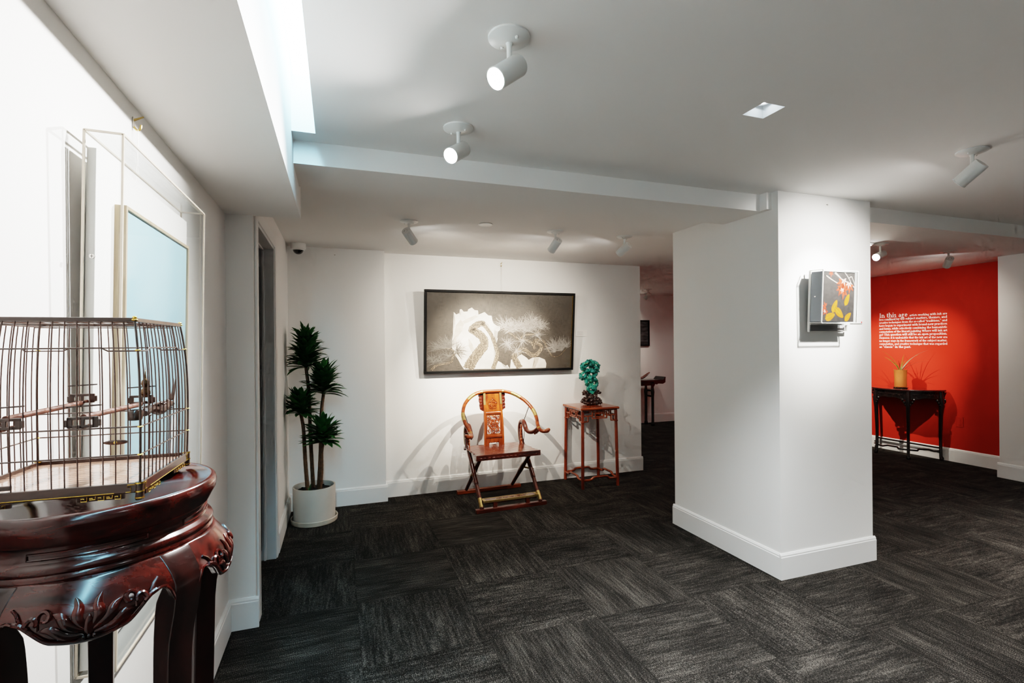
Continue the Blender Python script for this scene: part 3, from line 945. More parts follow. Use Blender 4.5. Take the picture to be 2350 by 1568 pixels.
# ---------------------------------------------------------------- small acrylic box on the column
def column_art():
    t = thing('acrylic_box_painting', 'small acrylic box painting of red maple and yellow leaves on the column face', 'painting', (2.985, CY0 - 0.035, 1.622))
    t.rotation_euler = (math.radians(2.5), 0, 0)
    W, Hh, D = 0.300, 0.330, 0.095
    M['slate'] = plain('slate_grey_side', (0.10, 0.115, 0.135), 0.45)
    m = plain('dark_warm_grey_silk', (0.036, 0.031, 0.029), 0.6, var=0.35, vscale=60)
    leaf_r = plain('painted_maple_red', (0.42, 0.045, 0.018), 0.6, var=0.15, vscale=60)
    leaf_p = plain('painted_maple_pale', (0.50, 0.33, 0.28), 0.6)
    twig = plain('painted_branch_pale', (0.36, 0.31, 0.27), 0.6)
    yel = plain('painted_yellow_leaf', (0.34, 0.115, 0.006), 0.6, var=0.15, vscale=50)
    yel2 = plain('painted_yellow_vein', (0.45, 0.24, 0.02), 0.6)
    # painted panel body
    MB().span(-W / 2 + 0.008, W / 2 - 0.008, -D + 0.010, -0.010, 0.008, Hh - 0.008).build('panel', M['slate'], t, bevel=0.001)
    mb = MB()
    y0 = -D + 0.0095
    mb.poly([(-W / 2 + 0.010, y0, 0.010), (W / 2 - 0.010, y0, 0.010), (W / 2 - 0.010, y0, Hh - 0.010), (-W / 2 + 0.010, y0, Hh - 0.010)])
    iw, ih = W - 0.020, Hh - 0.020
    def Q(u, v, k): return (-W / 2 + 0.010 + min(max(u, 0), 1) * iw, y0 - 0.0002 * k, 0.010 + min(max(v, 0), 1) * ih)
    def rib(pts, w0, w1, mi, k):
        mb.mi = mi
        path = smooth_path([(x, y, 0) for x, y in pts], 6)
        prev = None
        for i, p in enumerate(path):
            d = (path[min(i + 1, len(path) - 1)] - path[max(i - 1, 0)]).normalized()
            w = (w0 + (w1 - w0) * i / (len(path) - 1)) / 2
            a, c = (p.x - d.y * w, p.y + d.x * w), (p.x + d.y * w, p.y - d.x * w)
            if prev: mb.poly([Q(*prev[0], k), Q(*prev[1], k), Q(*c, k), Q(*a, k)])
            prev = (a, c)
    rib([(1.0, 0.70), (0.90, 0.78), (0.80, 0.90), (0.68, 1.0)], 0.022, 0.014, 3, 1)
    rib([(0.80, 0.88), (0.90, 0.92), (0.97, 0.82), (1.0, 0.76)], 0.018, 0.012, 3, 1)
    rib([(0.62, 0.80), (0.48, 0.78), (0.30, 0.84), (0.12, 0.92)], 0.014, 0.024, 3, 1)
    rib([(0.62, 0.84), (0.50, 0.92), (0.38, 0.99)], 0.020, 0.045, 3, 1)
    def maple(cx, cy, s, rot, mi, k):
        mb.mi = mi
        for a, L in ((-100, 0.62), (-52, 0.85), (0, 1.0), (52, 0.85), (100, 0.62)):
            an = math.radians(rot + a)
            c, sn = math.cos(an), math.sin(an)
            w = 0.15 * s
            mb.poly([Q(cx - c * 0.05 * s, cy - sn * 0.05 * s, k), Q(cx + c * L * s * 0.5 - sn * w, cy + sn * L * s * 0.5 + c * w, k), Q(cx + c * L * s, cy + sn * L * s, k), Q(cx + c * L * s * 0.5 + sn * w, cy + sn * L * s * 0.5 - c * w, k)])
    maple(0.26, 0.99, 0.10, -90, 1, 2)
    for cx, cy, s, rot in [(0.60, 0.80, 0.20, -115), (0.68, 0.74, 0.22, -85), (0.56, 0.68, 0.17, -105), (0.66, 0.64, 0.20, -95), (0.86, 0.74, 0.18, -100), (0.12, 0.30, 0.13, 170), (0.13, 0.22, 0.13, 230), (0.10, 0.24, 0.09, -80)]:
        maple(cx, cy, s, rot, 1, 2)
    for cx, cy, s, rot in [(0.66, 0.85, 0.13, -80), (0.82, 0.79, 0.13, -100), (0.62, 0.66, 0.09, -100), (0.11, 0.21, 0.06, 200)]:
        maple(cx, cy, s, rot, 2, 3)
    # plain fallen yellow leaves
    def leaf(cx, cy, L, w, rot, k):
        an = math.radians(rot); c, sn = math.cos(an), math.sin(an)
        pts = []
        for i in range(25):
            a = 2 * PI * i / 24
            x = L / 2 * math.cos(a); y = w / 2 * math.sin(a) * (1 - 0.35 * math.cos(a))
            pts.append((cx + x * c - y * sn, cy + x * sn + y * c))
        mb.mi = 4
        mb.poly([Q(u, v, k) for u, v in pts[:24]])
        rib([(cx - L * 0.55 * c, cy - L * 0.55 * sn), (cx, cy), (cx + L * 0.45 * c, cy + L * 0.45 * sn)], 0.012, 0.004, 5, k + 1)
    leaf(0.27, 0.10, 0.30, 0.15, 18, 3)
    leaf(0.55, 0.17, 0.30, 0.15, -35, 3)
    leaf(0.40, 0.31, 0.28, 0.14, 62, 3)
    leaf(0.82, 0.10, 0.24, 0.12, 40, 3)
    leaf(0.78, 0.45, 0.26, 0.12, 62, 3)
    mb.build('canvas', [m, leaf_r, leaf_p, twig, yel, yel2], t, recalc=False, tri=True)
    # clear cover
    mb = MB()
    mb.span(-W / 2, W / 2, -D - 0.004, -D, 0, Hh)
    mb.span(-W / 2 - 0.004, -W / 2, -D - 0.004, 0, 0, Hh)
    mb.span(W / 2, W / 2 + 0.004, -D - 0.004, 0, 0, Hh)
    mb.build('clear_cover', M['clear'], t)
    mb = MB(); q = 0.002
    for sx in (-1, 1):
        mb.span(sx * (W / 2 + 0.002) - q, sx * (W / 2 + 0.002) + q, -D - 0.004 - q, -D, 0, Hh)
    for z in (0, Hh):
        mb.span(-W / 2 - 0.004, W / 2 + 0.004, -D - 0.004 - q, -D, z - q, z + q)
        for sx in (-1, 1):
            mb.span(sx * (W / 2 + 0.002) - q, sx * (W / 2 + 0.002) + q, -D, 0, z - q, z + q)
    mb.build('cut_edge', M['pale_edge'], t)
    mb = MB(); mb.cyl((-W / 2 - 0.006, -0.05, Hh * 0.5), (-W / 2 - 0.003, -0.05, Hh * 0.5), 0.004, seg=12)
    mb.build('screw', M['steel'], t)
    # clear wall bracket behind, reaching lower than the box
    bx0, bx1 = -W / 2 + 0.025, W / 2 + 0.06
    mb = MB()
    mb.span(bx0, bx1, 0.012, 0.020, -0.052, Hh + 0.0)
    mb.build('wall_bracket', acrylic('smoky_acrylic', (0.80, 0.80, 0.81)), t)
    mb = MB(); q = 0.0035
    mb.span(bx0 - q, bx0 + q, 0.004, 0.020, -0.055, Hh)
    mb.span(bx0, bx1, 0.004, 0.020, -0.055 - q, -0.055 + q)
    mb.span(bx1 - q, bx1 + q, 0.004, 0.020, -0.055, -0.01)
    mb.span(bx0, bx1, 0.000, 0.008, -0.012, -0.006)
    mb.build('bracket_edge', M['pale_edge'], t)
column_art()

# ---------------------------------------------------------------- far passage painting
def far_painting():
    W, Hh = 0.80, 0.485
    t = thing('framed_painting', 'dark striped painting in a black frame on the far passage wall', 'painting', (5.565 - W / 2, 8.03 - 0.035, 1.452))
    mb = MB(); f = 0.028
    mb.span(-W / 2, W / 2, 0, 0.033, 0, f); mb.span(-W / 2, W / 2, 0, 0.033, Hh - f, Hh)
    mb.span(-W / 2, -W / 2 + f, 0, 0.033, f, Hh - f); mb.span(W / 2 - f, W / 2, 0, 0.033, f, Hh - f)
    mb.build('frame', M['black_frame'], t, bevel=0.002)
    m, nt, b = new_mat('dark_banded_ink')
    tc = nt.nodes.new('ShaderNodeTexCoord'); sp = nt.nodes.new('ShaderNodeSeparateXYZ')
    nt.links.new(tc.outputs['Object'], sp.inputs[0])
    n = nt.nodes.new('ShaderNodeTexNoise'); n.inputs['Scale'].default_value = 1; n.inputs['Detail'].default_value = 4
    mp = nt.nodes.new('ShaderNodeMapping'); mp.inputs['Scale'].default_value = (6, 1, 26)
    nt.links.new(tc.outputs['Object'], mp.inputs['Vector']); nt.links.new(mp.outputs[0], n.inputs['Vector'])
    r = nt.nodes.new('ShaderNodeValToRGB')
    r.color_ramp.elements[0].position = 0.35; r.color_ramp.elements[0].color = (0.012, 0.013, 0.015, 1)
    r.color_ramp.elements[1].position = 0.65; r.color_ramp.elements[1].color = (0.10, 0.105, 0.11, 1)
    nt.links.new(n.outputs['Fac'], r.inputs['Fac']); nt.links.new(r.outputs['Color'], b.inputs['Base Color'])
    MB().span(-W / 2 + f, W / 2 - f, 0.012, 0.03, f, Hh - f).build('canvas', m, t)
far_painting()

def nail(name, label, loc):
    t = thing(name, label, 'nail', loc)
    MB().cyl((0, 0.002, 0), (0, -0.007, 0.001), 0.0022, seg=10).build('shank', M['steel'], t)
    MB().lathe([(0, 0), (0.006, 0), (0.0065, 0.0012), (0.004, 0.003), (0, 0.0034)], seg=14).build('head', M['fixture_dark'], t, smooth=True)
    t.children[-1].rotation_euler = (math.radians(90), 0, 0)
    t.children[-1].location = (0, -0.006, 0.001)
nail('wall_nail', 'tiny dark nail head high on the corner wall above the potted plant', (-0.019, YA, 2.352))
nail('wall_nail', 'tiny nail near the top of the white column face', (3.057, CY0, 2.405))
# ---------------------------------------------------------------- folding horseshoe chair
def bez_plane(pts, fn, t, mb):
    mb.prism(pts, fn, t)

def folding_chair():
    t = thing('folding_chair', 'orange-brown carved folding chair with horseshoe back and brass fittings under the pine painting', 'chair', (1.475, 4.60, 0), math.radians(2.5))
    OW, OWX, BW, BWZ, BR = M['orange_wood'], M['orange_wood_x'], M['brown_wood'], M['brown_wood_z'], M['brass']
    # floor rails
    for nm, y, z in (('front_rail', -0.315, 0.0), ('rear_rail', 0.305, 0.0)):
        mb = MB(); hl = 0.345
        mb.span(-hl, hl, y - 0.021, y + 0.021, z, z + 0.036)
        mb.build(nm, BW if nm == 'front_rail' else OWX, t, bevel=0.004)
    # legs from the front rail rising backwards, running on into the gooseneck arm posts
    for s in (-1, 1):
        x = 0.288 * s
        path = smooth_path([(x, -0.315, 0.034), (x, -0.20, 0.17), (x, -0.07, 0.325), (x, 0.085, 0.485), (x, 0.135, 0.56), (x, 0.148, 0.64)], 5)
        mb = MB(); mb.tube(path, 0.0185, 14)
        lg = mb.build('front_leg', BWZ, t, smooth=True)
        mb = MB(); mb.tube([(x, -0.308, 0.045), (x, -0.252, 0.112)], [0.0196, 0.0196], 14)
        mb.build('brass_sleeve', BR, lg, smooth=True)
        mb = MB(); mb.tube([(x * 1.0, -0.16, 0.22), (x, -0.03, 0.37)], 0.0215, 14)
        mb.build('pivot_swelling', BWZ, lg, smooth=True)
        # gooseneck: flat curved bracket swelling back then sweeping forward to the arm end
        gp = smooth_path([(x, 0.140, 0.50), (x, 0.168, 0.58), (x, 0.168, 0.66), (x, 0.135, 0.715), (x, 0.085, 0.725), (x, 0.045, 0.695), (x * 1.0, 0.005, 0.655), (x * 1.03, -0.05, 0.638), (x * 1.10, -0.11, 0.65), (x * 1.17, -0.165, 0.69)], 6)
        n = len(gp)
        mb = MB(); mb.tube(gp, [0.024 - 0.007 * abs(2 * i / n - 1) for i in range(n)], 12)
        g = mb.build('arm_post', BWZ, t, smooth=True)
        # brass strap following the outer back of the gooseneck
        bp = [p + Vector((0.001 * s, 0.010, 0.004)) for p in gp[2:int(n * 0.66)]]
        mb = MB(); mb.tube(bp, 0.0165, 10, flat=1.15)
        mb.build('brass_strap', BR, g, smooth=True)
        # scalloped inner wooden cheek
        mb = MB()
        for k in range(6):
            mb.ball((x - 0.012 * s, 0.118 - 0.006 * abs(k - 2.5), 0.50 + 0.034 * k), 0.021, (0.5, 0.9, 1.25))
        mb.build('scalloped_cheek', OW, g, smooth=True)
        # carved spandrel under the arm end
        mb = MB()
        for q_, r_ in (((1.14 * x, -0.150, 0.655), 0.020), ((1.12 * x, -0.125, 0.640), 0.017), ((1.16 * x, -0.172, 0.668), 0.016)):
            mb.ball(q_, r_, (0.7, 1, 1.1))
        mb.build('spandrel', BWZ, g, smooth=True)
        # iron brace rod, seat to arm
        mb = MB(); mb.tube([(x * 1.0, 0.075, 0.72), (x * 1.21, 0.055, 0.895)], 0.0035, 8)
        mb.build('brace_rod', M['iron'], t)
        mb = MB(); mb.tube([(x * 1.02, 0.095, 0.47), (x * 1.02, 0.06, 0.69)], 0.003, 8)
        mb.build('brace_rod', M['iron'], t)
        # rear legs: rear rail up to the seat's front edge
        x2 = 0.250 * s
        mb = MB(); mb.tube([(x2, 0.305, 0.034), (x2, 0.14, 0.18), (x2, 0.075, 0.24), (x2, 0.0, 0.305), (x2, -0.055, 0.35), (x2, -0.185, 0.463)], [0.017, 0.018, 0.023, 0.023, 0.018, 0.017], 14)
        mb.build('rear_leg', BWZ, t, smooth=True)
        # pivot pin
        mb = MB(); mb.cyl((x2, 0.005, 0.285), (x * 1.09, -0.10, 0.285), 0.009, seg=12)
        mb.build('pivot_pin', BR, t, smooth=True)
    # horseshoe rail
    half = [(0.0, 0.205, 1.030), (0.12, 0.198, 1.026), (0.225, 0.165, 0.995), (0.315, 0.095, 0.930), (0.362, 0.010, 0.850), (0.366, -0.065, 0.780), (0.350, -0.130, 0.720), (0.345, -0.180, 0.685), (0.360, -0.222, 0.668), (0.390, -0.246, 0.672), (0.410, -0.252, 0.684)]
    full = [(-x, y, z) for x, y, z in reversed(half[1:])] + half
    path = smooth_path(full, 7)
    mb = MB()
    n = len(path)
    rad = []
    for i in range(n):
        u = abs(2 * i / (n - 1) - 1)
        rad.append(0.0178 if u < 0.86 else 0.0178 + 0.003 * math.sin((u - 0.86) / 0.14 * PI))
    rad[0] = rad[-1] = 0.013
    mb.tube(path, rad, 16)
    for e_ in (path[0], path[-1]):
        mb.ball(e_, 0.0165, u=12, v=8)
    rail = mb.build('horseshoe_rail', OWX, t, smooth=True)
    def sleeve(i0, i1):
        mb = MB(); mb.tube(path[i0:i1 + 1], 0.0188, 16)
        mb.build('brass_sleeve', BR, rail, smooth=True)
    mid = n // 2
    for s in (-1, 1):
        a = sorted((mid + s * 12, mid + s * 18)); sleeve(*a)
        a = sorted((mid + s * 28, mid + s * 34)); sleeve(*a)
        a = sorted((mid + s * 47, mid + s * 49)); sleeve(*a)
        a = sorted((mid + s * 6, mid + s * 7)); sleeve(*a)
    # splat: follows a gentle S from the seat to the rail
    zs = [0.485, 0.60, 0.72, 0.84, 0.94, 1.02]
    ys = [0.148, 0.150, 0.158, 0.178, 0.196, 0.207]
    def sy(z):
        for i in range(len(zs) - 1):
            if z <= zs[i + 1] or i == len(zs) - 2:
                k = (z - zs[i]) / (zs[i + 1] - zs[i])
                return ys[i] + (ys[i + 1] - ys[i]) * k
    def hw(z): return 0.106 - 0.010 * (z - 0.485) / 0.535
    def strip(mb, xf, z0, z1, y_off, th, seg=12):
        # panel between x = xf(z)[0] and xf(z)[1]
        prev = None
        for i in range(seg + 1):
            z = z0 + (z1 - z0) * i / seg
            a, c = xf(z)
            y = sy(z) + y_off
            ring = [mb.bm.verts.new(p) for p in ((a, y, z), (c, y, z), (c, y + th, z), (a, y + th, z))]
            if prev:
                for k in range(4):
                    f = mb.bm.faces.new((prev[k], prev[(k + 1) % 4], ring[(k + 1) % 4], ring[k])); f.material_index = mb.mi
            else:
                mb.bm.faces.new(list(reversed(ring)))
            prev = ring
        mb.bm.faces.new(prev)
    mb = MB()
    strip(mb, lambda z: (-hw(z), -hw(z) + 0.022), 0.485, 1.02, -0.012, 0.026)
    strip(mb, lambda z: (hw(z) - 0.022, hw(z)), 0.485, 1.02, -0.012, 0.026)
    sp = mb.build('splat_frame', OW, t, bevel=0.003)
    mb = MB()
    for z in (0.585, 0.815):
        strip(mb, lambda q: (-hw(q) + 0.02, hw(q) - 0.02), z - 0.011, z + 0.011, -0.010, 0.022, 2)
    mb.build('splat_crossbar', OWX, t, bevel=0.002)
    inner = lambda z: (-hw(z) + 0.020, hw(z) - 0.020)
    mb = MB(); strip(mb, inner, 0.82, 1.018, -0.002, 0.010); tp = mb.build('upper_panel', OW, t)
    mb = MB(); strip(mb, inner, 0.53, 0.58, -0.002, 0.010, 3)
    # scalloped lower edge of the apron panel
    for s in (-1, 1):
        strip(mb, lambda z, s=s: tuple(sorted((s * (hw(z) - 0.020), s * 0.052))), 0.485, 0.531, -0.002, 0.010, 3)
    for k in range(5):
        mb.ball((-0.044 + 0.022 * k, sy(0.53) + 0.003, 0.530), 0.013, (1, 0.4, 0.9))
    mb.build('lower_panel', OW, t, smooth=True)
    # carved medallion on the upper panel
    rr = random.Random(11)
    mb = MB()
    zc, R = 0.905, 0.048
    ring = []
    for i in range(48):
        a = 2 * PI * i / 48
        r = R * (1 + 0.07 * math.cos(5 * (a - PI / 2))) + (0.012 if abs(a - PI / 2) < 0.14 else 0)
        ring.append((r * math.cos(a), sy(zc + r * math.sin(a)) - 0.004, zc + r * math.sin(a)))
    mb.tube(ring, 0.0035, 6, closed=True)
    for k in range(46):
        a0 = rr.uniform(0, 2 * PI); d = R * 0.8 * math.sqrt(rr.random())
        cx, cz = d * math.cos(a0), zc + d * math.sin(a0)
        r0 = rr.uniform(0.005, 0.011); st = rr.uniform(0, 2 * PI)
        pts = [(cx + r0 * (1 - 0.09 * j) * math.cos(st + j * 0.62), sy(cz) - 0.0045 - 0.002 * rr.random(), cz + r0 * (1 - 0.09 * j) * math.sin(st + j * 0.62)) for j in range(8)]
        mb.tube(pts, 0.0028, 5)
    mb.build('carved_medallion', OWX, tp, smooth=True)
    # pierced dragon lattice with a pale inner border
    mb = MB()
    z0, z1, w = 0.602, 0.798, 0.072
    strip(mb, lambda z: (-hw(z) + 0.020, -hw(z) + 0.034), 0.597, 0.804, -0.002, 0.010)
    strip(mb, lambda z: (hw(z) - 0.034, hw(z) - 0.020), 0.597, 0.804, -0.002, 0.010)
    strip(mb, lambda z: (-hw(z) + 0.03, hw(z) - 0.03), 0.789, 0.804, -0.002, 0.010, 2)
    strip(mb, lambda z: (-hw(z) + 0.03, hw(z) - 0.03), 0.597, 0.610, -0.002, 0.010, 2)
    mb.build('lattice_frame', OW, t)
    mb = MB()
    for k in range(170):
        cx = rr.uniform(-0.060, 0.060); cz = rr.uniform(0.616, 0.784)
        r0 = rr.uniform(0.006, 0.013); st = rr.uniform(0, 2 * PI); sgn = rr.choice((-1, 1))
        pts = []
        for j in range(9):
            r = r0 * (1 - 0.07 * j)
            px = max(-0.068, min(0.068, cx + r * math.cos(st + sgn * j * 0.55)))
            pz = max(0.606, min(0.794, cz + r * math.sin(st + sgn * j * 0.55)))
            pts.append((px, sy(pz) + 0.001 - 0.004 * math.sin(j), pz))
        mb.tube(pts, 0.0036, 5)
    mb.build('pierced_carving', OWX, t, smooth=True)
    # brass mounts on top of the splat stiles and the carved ears beside them
    for s in (-1, 1):
        mb = MB(); strip(mb, lambda z: tuple(sorted((s * hw(z), s * (hw(z) - 0.022)))), 0.90, 1.015, -0.0145, 0.006)
        mb.build('brass_mount', BR, sp)
        mb = MB()
        pts = []
        zt, zb = 1.015, 0.835
        outl = [(0.0, zt), (0.044, zt), (0.046, zt - 0.03), (0.038, zt - 0.045), (0.043, zt - 0.06), (0.042, zt - 0.085), (0.034, zt - 0.10), (0.040, zt - 0.12), (0.034, zt - 0.150), (0.014, zb + 0.006), (0.0, zb)]
        mb.prism([(hw(z) * s + x * s, z) for x, z in outl], lambda u, v, w_: (u, sy(v) + w_ + 0.004, v), 0.014)
        for k in range(5):
            mb.ball((s * (hw(0.9) + 0.024), sy(0.98 - 0.03 * k) + 0.004, 0.985 - 0.03 * k), 0.014, (1, 0.16, 1.15))
        mb.build('carved_ear', BWZ, t, smooth=True)
    # slatted seat
    mb = MB()
    for i in range(9):
        y = -0.235 + 0.048 * i
        wx = 0.305 - 0.0 * i if i else 0.315
        mb.span(-wx + 0.004 * (i % 2), wx - 0.004 * (i % 3), y, y + 0.046, 0.482, 0.497)
    mb.build('seat', M['seat'], t, bevel=0.003)
    mb = MB()
    mb.span(-0.318, 0.318, -0.262, -0.232, 0.450, 0.499)
    # shallow carved wave on the front edge
    for k in range(14):
        mb.ball((-0.28 + 0.043 * k, -0.262, 0.467), 0.016, (1.25, 0.12, 0.55), 10, 6)
    mb.build('seat_front_bar', BW, t, smooth=True, bevel=0.0)
    mb = MB(); mb.span(-0.300, 0.300, 0.185, 0.215, 0.462, 0.496)
    mb.build('seat_rear_bar', BW, t, bevel=0.003)
    # footrest
    mb = MB(); mb.span(-0.268, 0.268, -0.405 + 0.09, -0.235, 0.086, 0.100)
    ft = mb.build('footrest', BW, t, bevel=0.003)
    mb = MB(); mb.span(-0.270, 0.270, -0.319, -0.308, 0.084, 0.1015)
    mb.span(-0.270, 0.270, -0.243, -0.233, 0.0995, 0.1015)
    mb.span(-0.270, -0.245, -0.31, -0.235, 0.0998, 0.1015)
    mb.span(0.245, 0.270, -0.31, -0.235, 0.0998, 0.1015)
    for k in range(11):
        mb.tube([(-0.15 + 0.03 * k, -0.29 + 0.012 * ((k % 2) * 2 - 1), 0.1003), (-0.135 + 0.03 * k, -0.268, 0.1008), (-0.12 + 0.03 * k, -0.285 - 0.012 * ((k % 2) * 2 - 1), 0.1003)], 0.0025, 5)
    mb.build('brass_trim', BR, ft)
    mb = MB()
    for s in (-1, 1):
        mb.span(s * 0.16 - 0.018, s * 0.16 + 0.018, -0.318, -0.296, 0.036, 0.086)
    outl = [(-0.25, 0.086), (-0.25, 0.064), (-0.20, 0.072), (-0.17, 0.058), (-0.12, 0.070), (-0.06, 0.066), (0, 0.074), (0.06, 0.066), (0.12, 0.070), (0.17, 0.058), (0.20, 0.072), (0.25, 0.064), (0.25, 0.086)]
    mb.prism(outl, lambda u, v, w_: (u, -0.304 + w_, v), 0.010)
    mb.build('footrest_apron', BW, t)
M['seat'] = wood('seat_slat_wood', (0.085, 0.018, 0.008), (0.26, 0.060, 0.022), 0.22, 0.7, 'X', 5, 10)
folding_chair()

# ---------------------------------------------------------------- tall square stand
def tall_stand():
    t = thing('tall_stand', 'tall square red-brown wooden stand with fretwork brackets beside the folding chair', 'stand', (2.580, 4.805, 0), 0)
    SW, SWX = M['stand_wood'], M['stand_wood_x']
    Z = 0.836
    b = 0.227
    mb = MB()
    mb.span(-b, b, -b, b, Z - 0.026, Z)
    tp = mb.build('tabletop', SWX, t, bevel=0.010)
    mb = MB(); mb.span(-b + 0.020, b - 0.020, -b + 0.020, b - 0.020, Z - 0.036, Z - 0.026)
    mb.build('moulding', SW, tp, bevel=0.002)
    for sx in (-1, 1):
        for sy_ in (-1, 1):
            mb = MB()
            a, c = 0.196, 0.207
            mb.tube([(a * sx, a * sy_, Z - 0.036), (a * sx * 1.005, a * sy_ * 1.005, Z - 0.15), (c * sx, c * sy_, 0)], 0.0165, 16)
            lg = mb.build('leg', SW, t, smooth=True)
            mb = MB(); mb.lathe([(0.0165, -0.008), (0.021, -0.004), (0.021, 0.004), (0.0165, 0.008)], c=(a * sx * 1.006, a * sy_ * 1.006, Z - 0.150), seg=16, close_ends=False)
            mb.build('collar', SW, lg, smooth=True)
    # fretwork brackets on the four sides: humped centre loop with stepped ends
    def side(k):
        R = Matrix.Rotation(k * PI / 2, 4, 'Z')
        mb = MB()
        y = -0.199
        zt = Z - 0.036
        w = 0.011
        def bar(p, q):
            mb.bar((p[0], y, p[1]), (q[0], y, q[1]), 0.014, w, up=(0, 0, 1) if abs(p[1] - q[1]) < 1e-6 else (1, 0, 0))
        for s in (-1, 1):
            bar((s * 0.180, zt - 0.108), (s * 0.132, zt - 0.108))
            bar((s * 0.136, zt - 0.112), (s * 0.136, zt - 0.050))
            bar((s * 0.180, zt - 0.050), (s * 0.085, zt - 0.050))
            bar((s * 0.085, zt - 0.074), (s * 0.085, zt - 0.012))
            bar((s * 0.110, zt - 0.016), (s * 0.110, zt - 0.000))
            bar((s * 0.050, zt - 0.022), (s * 0.050, zt - 0.066))
        bar((-0.090, zt - 0.078), (0.090, zt - 0.078))
        bar((-0.090, zt - 0.012), (0.090, zt - 0.012))
        bar((-0.055, zt - 0.028), (0.055, zt - 0.028))
        bar((-0.055, zt - 0.062), (0.055, zt - 0.062))
        mb.bm.transform(R)
        mb.build('fretwork_bracket', SWX, t, bevel=0.002)
        # humpback stretcher
        mb = MB()
        c = 0.2055
        z0 = 0.085
        pts = [(-c, -c, z0), (-0.135, -c, z0), (-0.105, -c, z0 + 0.004), (-0.085, -c, z0 + 0.022), (-0.060, -c, z0 + 0.026), (0.060, -c, z0 + 0.026), (0.085, -c, z0 + 0.022), (0.105, -c, z0 + 0.004), (0.135, -c, z0), (c, -c, z0)]
        mb.tube(pts, 0.0125, 12)
        mb.bm.transform(R)
        mb.build('stretcher', SWX, t, smooth=True)
    for k in range(4): side(k)
tall_stand()

# ---------------------------------------------------------------- turquoise rock on its carved root base
def remesh(o, voxel, disp, scale):
    md = o.modifiers.new('Remesh', 'REMESH')
    md.mode = 'VOXEL'; md.voxel_size = voxel; md.use_smooth_shade = True
    tx = bpy.data.textures.new(o.name + '_clouds', 'CLOUDS')
    tx.noise_scale = scale; tx.noise_depth = 3
    dm = o.modifiers.new('Displace', 'DISPLACE')
    dm.texture = tx; dm.strength = disp; dm.mid_level = 0.5; dm.texture_coords = 'LOCAL'

